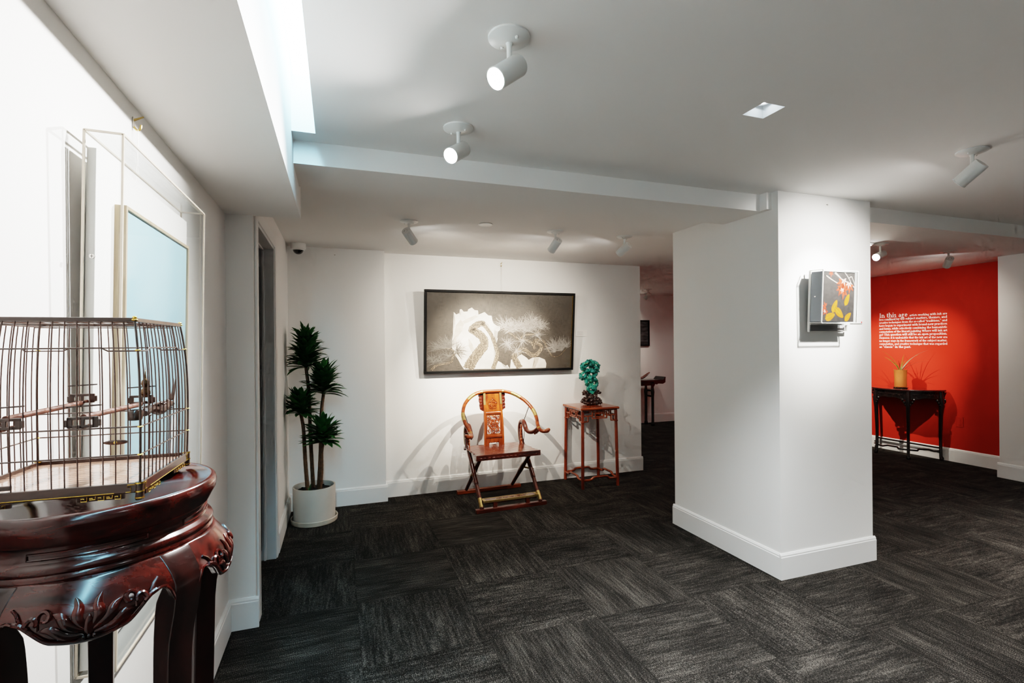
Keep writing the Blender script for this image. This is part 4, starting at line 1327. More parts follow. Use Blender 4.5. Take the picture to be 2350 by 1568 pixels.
def rock_and_base():
    K = 0.000486
    rr = random.Random(21)
    Z = 0.836
    cx, cy_ = 2.600, 4.835
    def Q(px, py, y=0.0): return ((px - 715) * K, y, (1355 - py) * K)
    # base
    tr = thing('scholar_rock', 'pierced turquoise scholar rock on a dark carved root base atop the tall stand', 'rock', (cx, cy_, Z + 0.003))
    tb = tr
    mb = MB()
    for px, py, r in [(560, 1300, 36), (620, 1310, 40), (690, 1310, 42), (760, 1310, 42), (830, 1310, 42), (900, 1300, 38), (560, 1240, 26), (600, 1220, 26), (930, 1270, 22), (680, 1250, 38), (760, 1250, 40), (830, 1250, 36), (660, 1200, 34), (720, 1190, 46), (790, 1190, 46), (860, 1215, 30), (905, 1220, 18), (700, 1150, 44), (780, 1150, 44), (640, 1140, 32), (590, 1110, 30), (560, 1080, 24), (590, 1060, 22), (830, 1130, 34), (880, 1090, 30), (890, 1060, 24), (920, 1100, 18), (545, 1085, 16), (570, 1135, 20)]:
        for k in range(3):
            y = (k - 1) * (0.050 if py > 1230 else 0.026) + rr.uniform(-0.008, 0.008)
            p = Q(px + rr.uniform(-8, 8), py + rr.uniform(-8, 8), y)
            r2 = r * K * rr.uniform(0.95, 1.2)
            mb.ball((p[0], p[1], max(p[2], r2 * 0.9)), r2, (1, 1, 0.95), 10, 7)
    bm_ = plain('dark_carved_root', (0.030, 0.011, 0.007), 0.3, coat=0.3, var=0.8, vscale=45)
    ob = mb.build('carved_base', bm_, tb, recalc=False)
    remesh(ob, 0.0036, 0.022, 0.011)
    # rock
    mb = MB()
    chains = [([(500, 490), (550, 440), (640, 395), (720, 375), (800, 405), (860, 440), (915, 500), (900, 560), (850, 600)], 26),
              ([(500, 490), (530, 540), (600, 575), (680, 590), (740, 610), (800, 600), (850, 590)], 34),
              ([(560, 520), (640, 470), (720, 455), (790, 480), (830, 540)], 34), ([(720, 455), (735, 520), (740, 600)], 30), ([(640, 400), (640, 470)], 26), ([(790, 410), (800, 480)], 22),
              ([(640, 590), (560, 640), (490, 690), (480, 740), (520, 780), (570, 750), (620, 690), (640, 610)], 25),
              ([(860, 560), (890, 600), (860, 660), (820, 690), (790, 740)], 30), ([(740, 610), (700, 680), (720, 760), (790, 740), (800, 660), (760, 610)], 28),
              ([(720, 740), (650, 780), (600, 850), (630, 900), (700, 910), (760, 880)], 30), ([(790, 740), (810, 800), (870, 840), (880, 900), (840, 950), (770, 940)], 30),
              ([(690, 760), (720, 850), (760, 930)], 34), ([(760, 830), (830, 810)], 26),
              ([(700, 930), (660, 1000), (690, 1060), (750, 1085)], 32), ([(780, 930), (800, 1000), (780, 1060), (740, 1090)], 32), ([(700, 960), (760, 1000), (790, 960)], 26)]
    for pts, r in chains:
        path = smooth_path([Q(x, y, rr.uniform(-0.030, 0.030)) for x, y in pts], 5)
        for p in path:
            r2 = r * K * rr.uniform(0.95, 1.4)
            mb.ball(p, r2, (1, rr.uniform(1.0, 1.6), 1), 8, 6)
    for px, py in [(480, 480), (490, 560), (460, 660), (450, 755), (515, 790), (930, 470), (945, 490), (915, 615), (620, 360), (740, 355), (850, 395), (880, 790), (570, 855), (610, 915), (650, 930), (860, 970), (590, 790)]:
        mb.ball(Q(px, py, rr.uniform(-0.02, 0.02)), 19 * K, (1, 1.2, 1), 8, 6)
    m, nt, b = new_mat('turquoise_stone')
    tc = nt.nodes.new('ShaderNodeTexCoord')
    n = nt.nodes.new('ShaderNodeTexNoise'); n.inputs['Scale'].default_value = 26; n.inputs['Detail'].default_value = 5
    nt.links.new(tc.outputs['Object'], n.inputs['Vector'])
    r = nt.nodes.new('ShaderNodeValToRGB')
    cr = r.color_ramp
    cr.elements[0].position = 0.34; cr.elements[0].color = (0.006, 0.022, 0.014, 1)
    cr.elements[1].position = 0.74; cr.elements[1].color = (0.30, 0.34, 0.17, 1)
    for p, c in ((0.42, (0.006, 0.10, 0.085, 1)), (0.52, (0.008, 0.22, 0.20, 1)), (0.60, (0.02, 0.26, 0.17, 1))):
        e_ = cr.elements.new(p); e_.color = c
    nt.links.new(n.outputs['Fac'], r.inputs['Fac']); nt.links.new(r.outputs['Color'], b.inputs['Base Color'])
    b.inputs['Roughness'].default_value = 0.3; b.inputs['Coat Weight'].default_value = 0.4
    ro = mb.build('rock', m, tr, recalc=False)
    remesh(ro, 0.0034, 0.024, 0.010)
rock_and_base()
# ---------------------------------------------------------------- potted dracaena
def dracaena():
    t = thing('potted_plant', 'dracaena with four stems of dark green leaf heads in a beige pot by the corner', 'plant', (-0.200, 4.60, 0))
    M['pot'] = plain('beige_ceramic_pot', (0.52, 0.46, 0.40), 0.5, var=0.06, vscale=6)
    M['saucer'] = plain('beige_clay_saucer', (0.50, 0.42, 0.34), 0.55, var=0.12, vscale=10)
    M['soil'] = plain('dark_soil', (0.012, 0.010, 0.008), 0.95, bump=1.0, bscale=60, var=0.6, vscale=60)
    MB().lathe([(0, 0.0), (0.178, 0.0), (0.186, 0.006), (0.190, 0.040), (0.186, 0.046), (0.180, 0.042), (0.176, 0.014), (0, 0.012)], seg=56).build('saucer', M['saucer'], t, smooth=True)
    MB().lathe([(0, 0.013), (0.160, 0.013), (0.168, 0.020), (0.172, 0.30), (0.171, 0.305), (0.160, 0.305), (0.158, 0.28), (0.150, 0.24)], seg=56, close_ends=False).build('pot', M['pot'], t, smooth=True)
    mb = MB(); rr = random.Random(9)
    mb.lathe([(0, 0.272), (0.08, 0.270), (0.1585, 0.262)], seg=40, close_ends=False)
    for _ in range(90):
        a, d = rr.uniform(0, 2 * PI), 0.15 * math.sqrt(rr.random())
        mb.ball((d * math.cos(a), d * math.sin(a), 0.268), rr.uniform(0.005, 0.012), (1, 1, 0.6), 6, 4)
    mb.build('soil', M['soil'], t, smooth=True)
    m, nt, b = new_mat('dracaena_leaf')
    tc = nt.nodes.new('ShaderNodeTexCoord')
    n = nt.nodes.new('ShaderNodeTexNoise'); n.inputs['Scale'].default_value = 9
    nt.links.new(tc.outputs['Object'], n.inputs['Vector'])
    r = nt.nodes.new('ShaderNodeValToRGB')
    r.color_ramp.elements[0].position = 0.3; r.color_ramp.elements[0].color = (0.008, 0.045, 0.012, 1)
    r.color_ramp.elements[1].position = 0.75; r.color_ramp.elements[1].color = (0.050, 0.20, 0.045, 1)
    nt.links.new(n.outputs['Fac'], r.inputs['Fac']); nt.links.new(r.outputs['Color'], b.inputs['Base Color'])
    b.inputs['Roughness'].default_value = 0.38; b.inputs['Specular IOR Level'].default_value = 0.4
    M['stalk'] = plain('ringed_cane', (0.11, 0.055, 0.027), 0.7, var=0.4, vscale=50)
    def leaf(mb, base, az, el, L, W, curl):
        # arching blade with a folded midrib
        d = Vector((math.cos(az) * math.cos(el), math.sin(az) * math.cos(el), math.sin(el)))
        side = Vector((-math.sin(az), math.cos(az), 0))
        up = side.cross(d) * -1
        up = d.cross(side) if up.z < 0 else up
        p = Vector(base)
        N = 6
        prev = None
        e2 = el
        for i in range(N + 1):
            u = i / N
            w = W * (math.sin(PI * min(1, (u * 0.82 + 0.14))) ** 0.8) * (1 if u < 0.98 else 0.05)
            dd = Vector((math.cos(az) * math.cos(e2), math.sin(az) * math.cos(e2), math.sin(e2)))
            upv = Vector((-math.cos(az) * math.sin(e2), -math.sin(az) * math.sin(e2), math.cos(e2)))
            ring = [mb.bm.verts.new(p - side * w + upv * w * 0.35), mb.bm.verts.new(p), mb.bm.verts.new(p + side * w + upv * w * 0.35)]
            if prev:
                for k in range(2):
                    mb.bm.faces.new((prev[k], prev[k + 1], ring[k + 1], ring[k]))
            prev = ring
            p = p + dd * (L / N)
            e2 -= curl / N
    # crowns: (x, y, z_bottom, z_top, spread, cane foot x, y)
    crowns = [(-0.060, 0.055, 1.32, 1.57, 0.195, -0.01, 0.045), (0.080, 0.02, 1.09, 1.26, 0.19, 0.035, 0.00), (-0.100, -0.03, 0.93, 1.04, 0.185, -0.050, -0.035), (0.075, -0.07, 0.68, 0.81, 0.180, 0.045, -0.045)]
    for i, (x, y, z0, z1, sp, fx, fy) in enumerate(crowns):
        path = smooth_path([(fx, fy, 0.262), (fx + (x - fx) * 0.12 + (0.012 if i % 2 else -0.012), fy + (y - fy) * 0.2, 0.262 + (z0 - 0.262) * 0.4), (fx + (x - fx) * 0.6, fy + (y - fy) * 0.7, 0.262 + (z0 - 0.262) * 0.8), (x, y, z0), (x, y, z1 - 0.05)], 10)
        n = len(path)
        mb = MB(); mb.tube(path, [(0.0165 - 0.005 * k / n) * (1 + 0.05 * (k % 2)) for k in range(n)], 10)
        mb.build('stem', M['stalk'], t, smooth=True)
        mb = MB()
        rr = random.Random(40 + i)
        hgt = z1 - z0
        nl = int(80 * hgt / 0.2) + 56
        for k in range(nl):
            u = k / (nl - 1)
            az = k * 2.39996 + rr.uniform(-0.5, 0.5)
            z = z0 - 0.01 + (hgt - 0.02) * u
            el = math.radians(14 + 56 * u ** 1.1 + rr.uniform(-20, 18))
            L = sp * (1.08 - 0.10 * u) * rr.uniform(0.75, 1.12)
            leaf(mb, (x, y, z), az, el, L, 0.0260 * rr.uniform(0.8, 1.15), math.radians(rr.uniform(-5, 55)))
        for v in mb.bm.verts:   # keep foliage clear of the wall behind
            if v.co.x < -0.213: v.co.x = -0.213 + (v.co.x + 0.213) * 0.1
            if v.co.y > 0.31: v.co.y = 0.31
        mb.build('leaf_crown', m, t, smooth=True, recalc=False, angle=70)
    mb = MB(); leaf(mb, (-0.035, -0.075, 0.265), 1.0, 1.35, 0.075, 0.008, 0.2)
    leaf(mb, (-0.030, -0.075, 0.265), 2.6, 1.1, 0.05, 0.006, 0.2)
    mb.build('young_shoot', m, t, smooth=True, recalc=False)
dracaena()

# ---------------------------------------------------------------- dark half-moon table, orchid, socket and lettering on the red wall
def half_moon_table():
    Yc, R, Z = 4.49, 0.43, 0.885
    t = thing('half_moon_table', 'black lacquered half-moon side table with carved apron against the red wall', 'table', (XR - BT - 0.012, Yc, 0))
    BWd = M['black_wood']
    def arc(r, a0=90, a1=270, n=28):
        return [(r * math.cos(math.radians(a0 + (a1 - a0) * i / n)), r * math.sin(math.radians(a0 + (a1 - a0) * i / n))) for i in range(n + 1)]
    top = arc(R)
    M['black_top'] = wood('black_lacquer_top', (0.012, 0.004, 0.004), (0.05, 0.012, 0.010), 0.12, 1.0, 'Y', 5, 6)
    mb = MB(); mb.prism(top, lambda u, v, w: (u, v, Z - 0.022 + w), 0.022)
    mb.build('tabletop', M['black_top'], t, bevel=0.006)
    mb = MB()
    pts = arc(R - 0.030)
    n = len(pts)
    prev = None
    for i, (x, y) in enumerate(pts):
        ang = i / (n - 1) * 3 % 1.0
        drop = 0.085 + 0.030 * abs(2 * ang - 1) ** 1.5 + 0.006 * math.sin(i * 1.9)
        k = (R - 0.045) / (R - 0.030)
        ring = [mb.bm.verts.new(p) for p in ((x, y, Z - 0.022), (x, y, Z - 0.022 - drop), (x * k, y * k, Z - 0.022 - drop), (x * k, y * k, Z - 0.022))]
        if prev:
            for q in range(4):
                mb.bm.faces.new((prev[q], prev[(q + 1) % 4], ring[(q + 1) % 4], ring[q]))
        prev = ring
    ap = mb.build('apron', BWd, t)
    mb = MB(); mb.span(-0.014, 0, -R + 0.02, R - 0.02, Z - 0.10, Z - 0.022)
    mb.build('rear_apron', BWd, t)
    rr = random.Random(4)
    for lo, hi in ((99, 143), (157, 203), (217, 261)):
        mb = MB()
        ra = R - 0.0295
        mb.tube([(ra * math.cos(math.radians(lo + (hi - lo) * q / 12)), ra * math.sin(math.radians(lo + (hi - lo) * q / 12)), Z - 0.065) for q in range(13)], 0.012, 6, flat=0.3, up=(1, 0, 0))
        for k in range(26):
            a = math.radians(rr.uniform(lo + 1, hi - 1))
            z = Z - 0.065 + rr.uniform(-0.028, 0.025)
            r0, st = rr.uniform(0.006, 0.014), rr.uniform(0, 6.28)
            pp = []
            for j in range(7):
                aa = a + (r0 * math.cos(st + j * 0.7)) / R
                pp.append(((R - 0.028) * math.cos(aa), (R - 0.028) * math.sin(aa), z + r0 * math.sin(st + j * 0.7)))
            mb.tube(pp, 0.0035, 5)
        mb.build('carved_relief', BWd, ap, smooth=True)
    for a in (97, 150, 210, 263):
        c, s = math.cos(math.radians(a)), math.sin(math.radians(a))
        r = R - 0.032
        mb = MB()
        mb.tube([(c * (r - 0.006), s * (r - 0.006), Z - 0.022), (c * (r + 0.006), s * (r + 0.006), Z - 0.16), (c * r, s * r, Z - 0.26), (c * (r - 0.010), s * (r - 0.010), 0.30), (c * (r - 0.006), s * (r - 0.006), 0.055), (c * (r + 0.004), s * (r + 0.004), 0.030), (c * (r + 0.004), s * (r + 0.004), 0.0)], [0.026, 0.028, 0.021, 0.017, 0.017, 0.023, 0.021], 12)
        lg = mb.build('leg', BWd, t, smooth=True)
        mb = MB()
        for q in (-1, 1):
            for kk in range(3):
                aa = math.radians(a) + q * (0.055 + 0.045 * kk)
                mb.ball(((r + 0.004) * math.cos(aa), (r + 0.004) * math.sin(aa), Z - 0.135 - 0.030 * (2 - kk)), 0.020, (0.5, 0.8, 1))
        mb.build('spandrel', BWd, lg, smooth=True)
    mb = MB()
    zz = 0.115
    angs = (97, 150, 210, 263)
    for a0, a1 in zip(angs, angs[1:]):
        pp = []
        for i in range(13):
            u = i / 12
            a = math.radians(a0 + (a1 - a0) * u)
            rr_ = (R - 0.045) - 0.045 * (1 if 0.25 < u < 0.75 else 0)
            pp.append((rr_ * math.cos(a), rr_ * math.sin(a), zz + 0.012 * (1 if 0.3 < u < 0.7 else 0)))
        mb.tube(pp, 0.011, 8)
    mb.build('stretcher', BWd, t, smooth=True)
    mb = MB(); mb.tube([(-0.03, -R + 0.04, 0.15), (-0.03, R - 0.04, 0.15)], 0.011, 8)
    mb.build('rear_stretcher', BWd, t, smooth=True)

    p = thing('potted_orchid', 'small grassy orchid in a tall tan cylinder pot on the half-moon table', 'plant', (6.975, 4.47, Z))
    M['tan_pot'] = plain('tan_clay_pot', (0.33, 0.105, 0.026), 0.55, var=0.08, vscale=12)
    M['dark_saucer'] = plain('dark_glazed_saucer', (0.03, 0.02, 0.015), 0.15)
    MB().lathe([(0, 0.0), (0.070, 0.0), (0.086, 0.008), (0.085, 0.011), (0.070, 0.006), (0, 0.005)], seg=36).build('saucer', M['dark_saucer'], p, smooth=True)
    mb = MB()
    mb.lathe([(0, 0.018), (0.066, 0.016), (0.068, 0.022), (0.066, 0.12), (0.071, 0.232), (0.073, 0.240), (0.064, 0.240), (0.062, 0.215), (0.05, 0.210)], seg=36, close_ends=False)
    for k in range(3):
        a = k * 2.09 + 0.5
        mb.box((0.050 * math.cos(a), 0.050 * math.sin(a), 0.013), (0.022, 0.022, 0.016))
    mb.build('pot', M['tan_pot'], p, smooth=True)
    MB().lathe([(0, 0.222), (0.0625, 0.216)], seg=24, close_ends=False).build('bark_chips', M['soil'], p, smooth=True)
    M['blade'] = plain('orchid_blade', (0.09, 0.12, 0.02), 0.4, var=0.3, vscale=30)
    M['blade_dark'] = plain('orchid_blade_dark', (0.035, 0.03, 0.012), 0.45)
    specs = [(-0.6, 1.25, 0.30, 0), (2.4, 1.35, 0.34, 0), (2.9, 1.2, 0.22, 0), (0.4, 1.1, 0.36, 0), (-1.3, 0.85, 0.34, 1), (-1.7, 1.05, 0.24, 1), (-1.0, 1.2, 0.40, 1), (1.3, 1.0, 0.30, 0), (1.7, 1.2, 0.27, 0), (3.6, 1.05, 0.26, 0), (-2.2, 1.3, 0.20, 0), (0.0, 1.4, 0.18, 0)]
    mb = MB()
    for az, el, L, mi in specs:
        pts = []; q = Vector((0.010 * math.cos(az), 0.010 * math.sin(az), 0.215)); e2 = el
        for i in range(9):
            pts.append(q.copy())
            q = q + Vector((math.cos(az) * math.cos(e2), math.sin(az) * math.cos(e2), math.sin(e2))) * (L / 8)
            e2 -= 0.11
        mb.mi = mi
        mb.tube(pts, [0.0040 * (1 - (i / 8) ** 1.5) + 0.0006 for i in range(9)], 6, flat=0.35)
    mb.build('grassy_leaves', [M['blade'], M['blade_dark']], p, smooth=True)
half_moon_table()

so = thing('wall_socket', 'red painted wall socket plate low on the red wall right of the half-moon table', 'socket', (XR, 3.94, 0.50))
MB().span(-0.006, 0, -0.040, 0.040, -0.062, 0.062).build('cover_plate', M['red'], so, bevel=0.003)
mb = MB(); mb.span(-0.0085, -0.005, -0.018, 0.018, -0.036, 0.036)
mb.build('outlet_insert', M['red'], so, bevel=0.001)

# serif letters built stroke by stroke
def letters():
    TK, TN = 0.105, 0.045
    def V(x, y0, y1, f='tb'):
        r = [('r', x - TK / 2, y0, x + TK / 2, y1)]
        if 'b' in f: r.append(('r', x - TK * 1.15, y0, x + TK * 1.15, y0 + 0.035))
        if 't' in f: r.append(('r', x - TK * 1.15, y1 - 0.035, x + TK * 0.5, y1))
        if 'T' in f: r.append(('r', x - TK * 1.15, y1 - 0.035, x + TK * 1.15, y1))
        return r
    def A(cx, cy, rx, ry, a0, a1): return [('a', cx, cy, rx, ry, a0, a1)]
    def Ln(x0, y0, x1, y1, w): return [('l', x0, y0, x1, y1, w)]
    def Hs(x, y): return [('r', x - 0.12, y, x + 0.12, y + 0.035)]
    X, AS, DS, CP = 0.46, 0.72, -0.22, 0.68
    G = {}
    G['a'] = (0.44, A(0.20, 0.13, 0.15, 0.13, 60, 330) + A(0.20, 0.32, 0.13, 0.13, 0, 150) + V(0.33, 0.0, 0.34, '') + Ln(0.33, 0.03, 0.44, 0.02, 0.05))
    G['b'] = (0.50, V(0.10, 0.0, AS, 't') + A(0.24, 0.23, 0.20, 0.22, -150, 150))
    G['c'] = (0.42, A(0.23, 0.23, 0.18, 0.22, 50, 320))
    G['d'] = (0.50, V(0.38, 0.0, AS, 'tb') + A(0.24, 0.23, 0.19, 0.22, 30, 330))
    G['e'] = (0.44, A(0.23, 0.23, 0.18, 0.22, 0, 320) + [('r', 0.08, 0.235, 0.42, 0.235 + TN)])
    G['f'] = (0.30, V(0.13, 0.0, 0.60, 'b') + A(0.25, 0.58, 0.12, 0.14, 40, 180) + [('r', 0.02, X - 0.045, 0.30, X)])
    G['g'] = (0.45, A(0.21, 0.30, 0.14, 0.15, 0, 360) + A(0.21, -0.10, 0.19, 0.11, 0, 360) + Ln(0.12, 0.17, 0.10, 0.04, 0.06) + Ln(0.10, 0.03, 0.34, 0.0, 0.07) + Ln(0.30, 0.40, 0.44, 0.44, 0.06))
    G['h'] = (0.54, V(0.12, 0.0, AS, 'tb') + A(0.27, 0.28, 0.15, 0.18, 0, 150) + V(0.42, 0.0, 0.30, 'b'))
    G['i'] = (0.26, V(0.13, 0.0, X, 'tb') + [('c', 0.13, 0.64, 0.065)])
    G['j'] = (0.26, V(0.14, -0.12, X, 't') + A(0.04, -0.10, 0.10, 0.11, 250, 360) + [('c', 0.14, 0.64, 0.065)])
    G['k'] = (0.52, V(0.12, 0.0, AS, 'tb') + Ln(0.16, 0.20, 0.42, 0.45, 0.05) + Ln(0.24, 0.28, 0.44, 0.0, 0.11) + Hs(0.42, 0.0) + Hs(0.40, X - 0.035))
    G['l'] = (0.26, V(0.13, 0.0, AS, 'tb'))
    G['m'] = (0.82, V(0.12, 0.0, X, 'tb') + A(0.26, 0.28, 0.14, 0.18, 0, 150) + V(0.40, 0.0, 0.30, 'b') + A(0.55, 0.28, 0.15, 0.18, 0, 150) + V(0.70, 0.0, 0.30, 'b'))
    G['n'] = (0.54, V(0.12, 0.0, X, 'tb') + A(0.27, 0.28, 0.15, 0.18, 0, 150) + V(0.42, 0.0, 0.30, 'b'))
    G['o'] = (0.48, A(0.24, 0.23, 0.20, 0.22, 0, 360))
    G['p'] = (0.50, V(0.11, DS, X, 'tb') + A(0.25, 0.23, 0.20, 0.22, -150, 150))
    G['q'] = (0.50, V(0.39, DS, X, 'b') + A(0.24, 0.23, 0.19, 0.22, 30, 330))
    G['r'] = (0.38, V(0.12, 0.0, X, 'tb') + A(0.27, 0.30, 0.14, 0.15, 50, 160) + [('c', 0.34, 0.40, 0.05)])
    G['s'] = (0.36, A(0.18, 0.335, 0.13, 0.115, 20, 270) + A(0.18, 0.115, 0.14, 0.115, -160, 90))
    G['t'] = (0.31, V(0.13, 0.08, 0.60, '') + A(0.24, 0.10, 0.11, 0.10, 180, 310) + [('r', 0.02, X - 0.045, 0.29, X)])
    G['u'] = (0.54, V(0.12, 0.16, X, 't') + A(0.26, 0.17, 0.14, 0.17, 180, 330) + V(0.41, 0.0, X, 'tb'))
    G['v'] = (0.48, Ln(0.08, X, 0.25, 0.0, 0.11) + Ln(0.25, 0.0, 0.40, X, 0.05) + Hs(0.09, X - 0.035) + Hs(0.39, X - 0.035))
    G['w'] = (0.70, Ln(0.08, X, 0.22, 0.0, 0.10) + Ln(0.22, 0.0, 0.35, X, 0.05) + Ln(0.35, X, 0.49, 0.0, 0.10) + Ln(0.49, 0.0, 0.62, X, 0.05) + Hs(0.09, X - 0.035) + Hs(0.35, X - 0.035) + Hs(0.61, X - 0.035))
    G['x'] = (0.48, Ln(0.08, X, 0.40, 0.0, 0.11) + Ln(0.08, 0.0, 0.38, X, 0.05) + Hs(0.10, 0) + Hs(0.38, 0) + Hs(0.10, X - 0.035) + Hs(0.38, X - 0.035))
    G['y'] = (0.48, Ln(0.08, X, 0.25, 0.0, 0.11) + Ln(0.14, DS, 0.40, X, 0.05) + Hs(0.09, X - 0.035) + Hs(0.39, X - 0.035) + [('c', 0.12, DS + 0.02, 0.05)])
    G['I'] = (0.34, V(0.17, 0.0, CP, 'Tb'))
    G['W'] = (0.98, Ln(0.10, CP, 0.30, 0.0, 0.12) + Ln(0.30, 0.0, 0.50, CP, 0.05) + Ln(0.48, CP, 0.68, 0.0, 0.12) + Ln(0.68, 0.0, 0.88, CP, 0.05) + Hs(0.11, CP - 0.035) + Hs(0.49, CP - 0.035) + Hs(0.87, CP - 0.035))
    G['T'] = (0.66, V(0.33, 0.0, CP, 'b') + [('r', 0.05, CP - 0.05, 0.61, CP), ('r', 0.05, CP - 0.17, 0.085, CP), ('r', 0.575, CP - 0.17, 0.61, CP)])
    G['H'] = (0.76, V(0.15, 0.0, CP, 'Tb') + V(0.61, 0.0, CP, 'Tb') + [('r', 0.15, 0.32, 0.61, 0.32 + TN)])
    G[','] = (0.22, [('c', 0.10, 0.05, 0.062)] + Ln(0.13, 0.04, 0.06, -0.12, 0.04))
    G['.'] = (0.22, [('c', 0.10, 0.055, 0.062)])
    G['-'] = (0.30, [('r', 0.04, 0.20, 0.26, 0.25)])
    G['?'] = (0.40, A(0.19, 0.54, 0.14, 0.14, -60, 190) + Ln(0.24, 0.42, 0.19, 0.18, 0.06) + [('c', 0.19, 0.055, 0.062)])
    G['\u201c'] = (0.36, [('c', 0.10, 0.56, 0.055), ('c', 0.25, 0.56, 0.055)] + Ln(0.07, 0.57, 0.13, 0.70, 0.04) + Ln(0.22, 0.57, 0.28, 0.70, 0.04))
    G['\u201d'] = (0.36, [('c', 0.10, 0.66, 0.055), ('c', 0.25, 0.66, 0.055)] + Ln(0.13, 0.65, 0.07, 0.52, 0.04) + Ln(0.28, 0.65, 0.22, 0.52, 0.04))
    def draw(mb, ch, ox, oz, s, lay):
        # returns advance; text runs along +u, maps to the wall
        wdt, prims = G[ch]
        for k, pr in enumerate(prims):
            w = lay + 0.00002 * k
            def P(x, y): return FN(ox + x * s, oz + y * s, w)
            if pr[0] == 'r':
                _, x0, y0, x1, y1 = pr
                mb.poly([P(x0, y0), P(x1, y0), P(x1, y1), P(x0, y1)])
            elif pr[0] == 'c':
                _, cx, cy_, r = pr
                mb.poly([P(cx + r * math.cos(i * PI / 4), cy_ + r * math.sin(i * PI / 4)) for i in range(8)])
            elif pr[0] == 'l':
                _, x0, y0, x1, y1, wd = pr
                h = wd / 2
                mb.poly([P(x0 - h, y0), P(x0 + h, y0), P(x1 + h, y1), P(x1 - h, y1)])
            else:
                _, cx, cy_, rx, ry, a0, a1 = pr
                n = max(4, int(abs(a1 - a0) / 24))
                prev = None
                for i in range(n + 1):
                    a = math.radians(a0 + (a1 - a0) * i / n)
                    c, sn = math.cos(a), math.sin(a)
                    th = TN + (TK - TN) * abs(c) ** 1.5
                    o = (cx + rx * c, cy_ + ry * sn)
                    q = (cx + (rx - th) * c, cy_ + (ry - TN - (th - TN) * 0.3) * sn)
                    if prev: mb.poly([P(*prev[0]), P(*prev[1]), P(*q), P(*o)])
                    prev = (o, q)
        return wdt * s
    YL, YR_ = 4.889, 4.062
    def FN(u, z, w): return (-0.0008 - w, -u, z)
    Wd = YL - YR_
    t = thing('wall_lettering', 'white serif vinyl wall text beginning In this age on the red wall', 'wall text', (XR, YL, 0))
    M['vinyl'] = plain('white_vinyl', (0.86, 0.84, 0.82), 0.5)
    def width(s_, sz): return sum(G[c][0] for c in s_ if c != ' ') * sz
    def line(mb, text, x0, x1, z, sz, justify=True, gap=0.26):
        words = text.split()
        wt = sum(width(w, sz) for w in words)
        g = (x1 - x0 - wt) / max(1, len(words) - 1) if justify else gap * sz
        sc = 1.0
        if justify and g < 0.18 * sz:
            sc = (x1 - x0 - 0.2 * sz * (len(words) - 1)) / wt
            g = 0.2 * sz
        x = x0
        for w in words:
            for ch in w:
                x += draw(mb, ch, x, z, sz * sc, 0.0) if sc == 1.0 else draw(mb, ch, x, z, sz * sc, 0.0)
            x += g
        return x
    z0, dz = 1.832, 0.0423
    mb = MB()
    xe = line(mb, 'In this age', 0, 0, z0 - 0.002, 0.088, False)
    mb.build('heading_text', M['vinyl'], t, recalc=False)
    mb = MB()
    S = 0.0455
    line(mb, 'artists working with ink are', xe + 0.0, Wd, z0, S)
    rows = ['less confined by the subject matters, themes, and', 'creative techniques from the so-called \u201ctraditions,\u201d and', 'have begun to experiment with brand-new practices', 'and forms, while selectively combining the humanistic', 'connotation of the literati painting Where will ink art', 'go? This question will still be an open proposition.', 'However, it is undeniable that the ink art of the new era', 'no longer stays in the framework of the subject matter,', 'connotation, and creative technique that was regarded']
    for i, r_ in enumerate(rows):
        line(mb, r_, 0, Wd, z0 - dz * (i + 1), S)
    line(mb, 'as \u201cclassic\u201d in the past.', 0, 0, z0 - dz * 10, S, False)
    mb.build('body_text', M['vinyl'], t, recalc=False)
letters()

